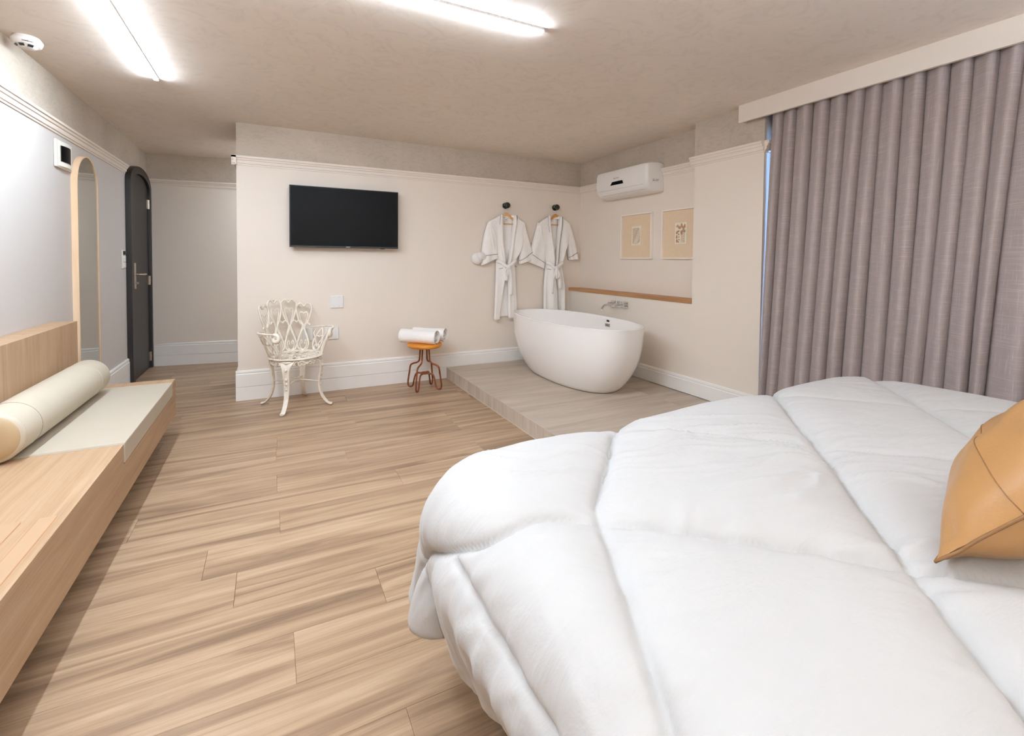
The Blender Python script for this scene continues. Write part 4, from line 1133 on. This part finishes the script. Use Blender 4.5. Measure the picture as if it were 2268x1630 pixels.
# ------------------------------------------------------------------ bed
bed = thing('bed', (1.52, .15, 0), 'large upholstered bed base and mattress under the white comforter', 'bed')
m = MB(); m.box(.56, 2.50, -.86, 1.16, .03, .30); m.build('base', MAT['leather'], bed, bevel=.01)
m = MB(); m.box(.55, 2.51, -.87, 1.17, .30, .545); m.build('mattress', MAT['towel'], bed, bevel=.04, seg=4)
for x in (.68, 2.38):
    for y in (-.74, 1.04):
        m = MB(); m.box(x-.03, x+.03, y-.03, y+.03, 0, .03); m.build('foot', MAT['black'], bed)

def vnoise(x, y, seed):
    r2 = np.random.default_rng(seed); g = r2.random((257, 257))
    xi = np.floor(x).astype(int); yi = np.floor(y).astype(int); fx = x-xi; fy = y-yi
    fx = fx*fx*fx*(fx*(fx*6-15)+10); fy = fy*fy*fy*(fy*(fy*6-15)+10)
    a = g[xi % 256, yi % 256]; b = g[(xi+1) % 256, yi % 256]; c = g[xi % 256, (yi+1) % 256]; d = g[(xi+1) % 256, (yi+1) % 256]
    return (a*(1-fx)+b*fx)*(1-fy)+(c*(1-fx)+d*fx)*fy
def fbm(x, y, seed, o=4):
    s = 0; a = 1; t_ = 0
    for k_ in range(o): s = s+a*(vnoise(x*2**k_+k_*17.3, y*2**k_+k_*9.1, seed+k_)-.5); t_ += a; a *= .5
    return s/t_*2

def comforter():
    xa, xb, ya, yb = .545, 2.50, -.75, 1.185
    rad = .175; hang = .505
    step = .0085
    u = np.arange(xa-hang-.07, xb+hang+.071, step); v = np.arange(ya-hang-.07+.3, yb+hang+.071, step)
    U, Vv = np.meshgrid(u, v, indexing='xy')
    qx = np.clip(U, xa, xb); qy = np.clip(Vv, ya, yb)
    du, dv = U-qx, Vv-qy
    ln = np.sqrt(du*du+dv*dv)+1e-9
    nx, ny = du/ln, dv/ln
    d = np.maximum(abs(du), abs(dv))
    # base height of the top: slightly crowned, sinking towards the left edge
    zt = .655+.035*np.clip((U-.5)/1.4, 0, 1)-.02*np.clip((.3-Vv)/1, 0, 1)
    a = np.clip(d/rad, 0, math.pi/2)
    ex = np.clip(d-rad*math.pi/2, 0, hang-rad*math.pi/2)        # straight hanging length
    out = rad*np.sin(a); z = zt-rad*(1-np.cos(a))-ex
    # side seen by the camera tucks in towards the hem, corner flares
    corner = (abs(nx*ny)*2)
    along = Vv*(abs(nx))+U*(abs(ny))
    leftness = np.clip(-nx, 0, 1)
    near = np.clip((1.30-Vv)/.85, 0, 1)
    out = out - ex*(.10+.70*near*leftness)*(1-corner) + ex*corner*.18*leftness + ex*corner*.05
    fold = (.017*np.sin(along*19+1.3+3*corner)+.010*np.sin(along*43+2*U))*(1-.5*corner)
    out = out+fold*(ex/.27)
    # hem curl
    over = np.clip(d-hang, 0, .07); ca = over/.022
    cm = np.minimum(ca, math.pi*1.0)
    out = out-.022*(1-np.cos(cm)); z = z-.022*np.sin(cm)+np.clip(over-.022*math.pi, 0, 1)
    X = qx+nx*out; Y = qy+ny*out; Z = z
    P = np.stack([X, Y, Z], -1)
    gu = np.gradient(P, axis=1); gv = np.gradient(P, axis=0); N = np.cross(gu, gv); N /= (np.linalg.norm(N, axis=-1, keepdims=True)+1e-9)
    # quilting
    wx = .014*fbm(U*2.2+3, Vv*2.2+5, 11, 2); wy = .014*fbm(U*2.2+31, Vv*2.2+15, 12, 2)
    smooth = lambda t_: (lambda q: q*q*(3-2*q))(np.clip(t_, 0, 1))
    S1 = (U-Vv)+wx; S2 = (U+Vv)+wy
    S1w = S1-.22*np.clip((.90-Vv)/.45, 0, 1.6)*smooth((1.0-U)/.35)*smooth((Vv+.2)/.6)
    S2w = S2+.135*np.exp(-((U-.40)/.15)**2)
    d1 = np.minimum.reduce([abs(S1w+.206)/math.sqrt(2)]+[abs(S1-c_)/math.sqrt(2) for c_ in (.642, 1.345, 2.10, 2.9)])
    L3 = np.where(Vv < 1.06, abs(U-(.345-.02*np.clip((.9-Vv)/.5, 0, 1))+.5*wx), 9)+np.clip(Vv-1.0, 0, 1)
    L4 = abs((U-Vv)+1.054)/math.sqrt(2)+np.clip(1.0-Vv, 0, 9)
    d1 = np.minimum(d1, np.minimum(L3, L4))
    d2 = abs((S2w-1.500+.3875) % .775-.3875)/math.sqrt(2)
    # cross seams fade in the middle of the bed
    fade2 = np.where(S2 > 1.9, .33, 1.0)*np.where((S2 < 1.15), smooth((.40-U)/.1), 1.0)
    prof = lambda dd, w_: 1-np.exp(-dd/w_)
    p1 = np.where(np.minimum(L3, L4) < d1+1e-6, .45+.55*prof(d1, .045), prof(d1, .045)); p2 = 1-fade2*(1-prof(d2, .045))
    puff = .036*p1*p2
    puff -= .012*np.exp(-(d1/.007)**2)+.012*fade2*np.exp(-(d2/.007)**2)
    # puckers across the seams
    k1 = np.exp(-d1/.055)*(1-np.exp(-d1/.008)); k2 = np.exp(-d2/.055)*(1-np.exp(-d2/.008))
    ripple1 = fbm(S2*26, S1*5, 21, 2); ripple2 = fbm(S1*26, S2*5, 25, 2)
    amp1 = .3+1.4*np.clip(fbm(S2*2.1, S1*.2, 33, 2)+.1, 0, 1); amp2 = .3+1.4*np.clip(fbm(S1*2.1, S2*.2, 37, 2)+.1, 0, 1)
    puff += .012*ripple1*k1*amp1+.012*ripple2*k2*amp2*fade2
    puff = puff*(1-.35*corner*np.clip(d/.1, 0, 1))
    # long soft creases running roughly along x, and broad billows
    ang = -.45; A1 = U*math.cos(ang)+Vv*math.sin(ang); A2 = -U*math.sin(ang)+Vv*math.cos(ang)
    w1 = fbm(A1*2.0+.8*fbm(U*2, Vv*2, 44, 2), A2*13+1.5*fbm(U*3, Vv*3, 45, 2), 41, 3)
    rid = 1-abs(w1)*2.2
    msk = np.clip(fbm(U*1.6+8, Vv*1.6+2, 51, 2)*1.5+.45, 0, 1)
    puff += .0095*np.clip(rid, 0, 1)**3*msk*(1-.8*np.clip(d/.1, 0, 1))
    puff += .006*fbm(U*4, Vv*4, 61, 3)
    # vertical drag lines on the hanging side
    sidew = np.clip((d-.10)/.15, 0, 1)
    puff += sidew*(.010*fbm(along*15, d*3+7, 71, 3)+.003*fbm(along*40, d*6, 75, 2))
    far = np.clip(ny, 0, 1)*np.clip(d/.15, 0, 1)
    puff = puff*(1-.25*far)+.010*far
    puff *= np.clip(1-(over/.02), 0, 1)*1.0
    P = P+N*puff[..., None]
    ny_, nx_ = U.shape
    keep = P.reshape(-1, 3)
    idx = np.arange(ny_*nx_).reshape(ny_, nx_)
    F = np.stack([idx[:-1, :-1], idx[:-1, 1:], idx[1:, 1:], idx[1:, :-1]], -1).reshape(-1, 4)
    me = bpy.data.meshes.new('comforter'); me.vertices.add(len(keep)); me.vertices.foreach_set('co', keep.ravel())
    nf = len(F); me.loops.add(nf*4); me.loops.foreach_set('vertex_index', F.ravel().astype('i'))
    me.polygons.add(nf); me.polygons.foreach_set('loop_start', np.arange(nf, dtype='i')*4); me.polygons.foreach_set('loop_total', np.full(nf, 4, 'i'))
    me.polygons.foreach_set('use_smooth', np.ones(nf, bool)); me.update(); me.validate()
    me.materials.append(MAT['comforter'])
    o = bpy.data.objects.new('comforter', me); C.objects.link(o)
    tag(o, 'puffy white quilted comforter draped over the bed', 'comforter')
comforter()

# tan leather cushion
def cushion():
    al, be = math.radians(50), math.radians(12); hw = .225; n = 40
    e1 = np.array((math.cos(be), math.sin(be), 0)); sh = np.array((math.sin(be), -math.cos(be), 0)); e2 = sh*math.cos(al)+np.array((0, 0, math.sin(al)))
    e3 = np.cross(e2, e1); tip = np.array((1.095, .404, .698)); c = tip+hw*(e1+e2)
    def surf(sgn):
        V = []
        for j in range(n+1):
            for i in range(n+1):
                u = i/n*2-1; v = j/n*2-1
                pin = 1-.075*((1-u*u)+(1-v*v))*.0
                uu = u*(1-.06*(1-v*v)); vv = v*(1-.06*(1-u*u))
                th = .112*((1-abs(u)**2.2)*(1-abs(v)**2.2))**.60
                th -= .012*math.exp(-((u+.86)**2+(v+.80)**2)/.012)
                th += .006*math.sin(9*u+2)*math.sin(7*v)*(1-u*u)*(1-v*v)
                cr_ = 0
                p_ = c+e1*uu*hw+e2*vv*hw+e3*(sgn*th-cr_*1.0)
                V.append(tuple(p_))
        return V
    T = surf(1); B = surf(-1); F = []
    for j in range(n):
        for i in range(n):
            q = j*(n+1)+i; F.append((q, q+1, q+n+2, q+n+1))
    k = thing('throw_cushion', (c[0], c[1], .64), 'tan leather square cushion leaning back on the white comforter', 'cushion')
    nT = len(T)
    mk('cushion_cover', T+B, F+[tuple(nT+i for i in f[::-1]) for f in F], MAT['tan'], k, smooth=True)
    edge = [T[i] for i in range(n)]+[T[j*(n+1)+n] for j in range(n)]+[T[n*(n+1)+n-i] for i in range(n)]+[T[(n-j)*(n+1)] for j in range(n)]
    m = MB(); m.tube(edge, .0030, 6, closed=True); m.build('edge_seam', MAT['tan_seam'], k, smooth=True)
    m = MB(); j_ = 15; m.tube([tuple(np.array(T[j_*(n+1)+i])+e3*.0003) for i in range(n+1)], .0012, 6); m.build('panel_seam', MAT['tan_seam'], k, smooth=True)
cushion()
def pillow():
    n = 28; V = []; F = []
    for sgn in (1, -1):
        for j in range(n+1):
            for i in range(n+1):
                u = i/n*2-1; v = j/n*2-1
                th = .085*((1-abs(u)**2.6)*(1-abs(v)**2.6))**.5
                V.append((1.52+u*(1-.05*(1-v*v))*.34, -.17+v*(1-.05*(1-u*u))*.22, .81+sgn*th))
    for j in range(n):
        for i in range(n):
            q = j*(n+1)+i; F.append((q, q+1, q+n+2, q+n+1))
    N_ = (n+1)**2
    tag(mk('pillow', V, F+[tuple(N_+i for i in f[::-1]) for f in F], MAT['comforter'], smooth=True), 'white bed pillow behind the tan leather cushion', 'pillow')
pillow()
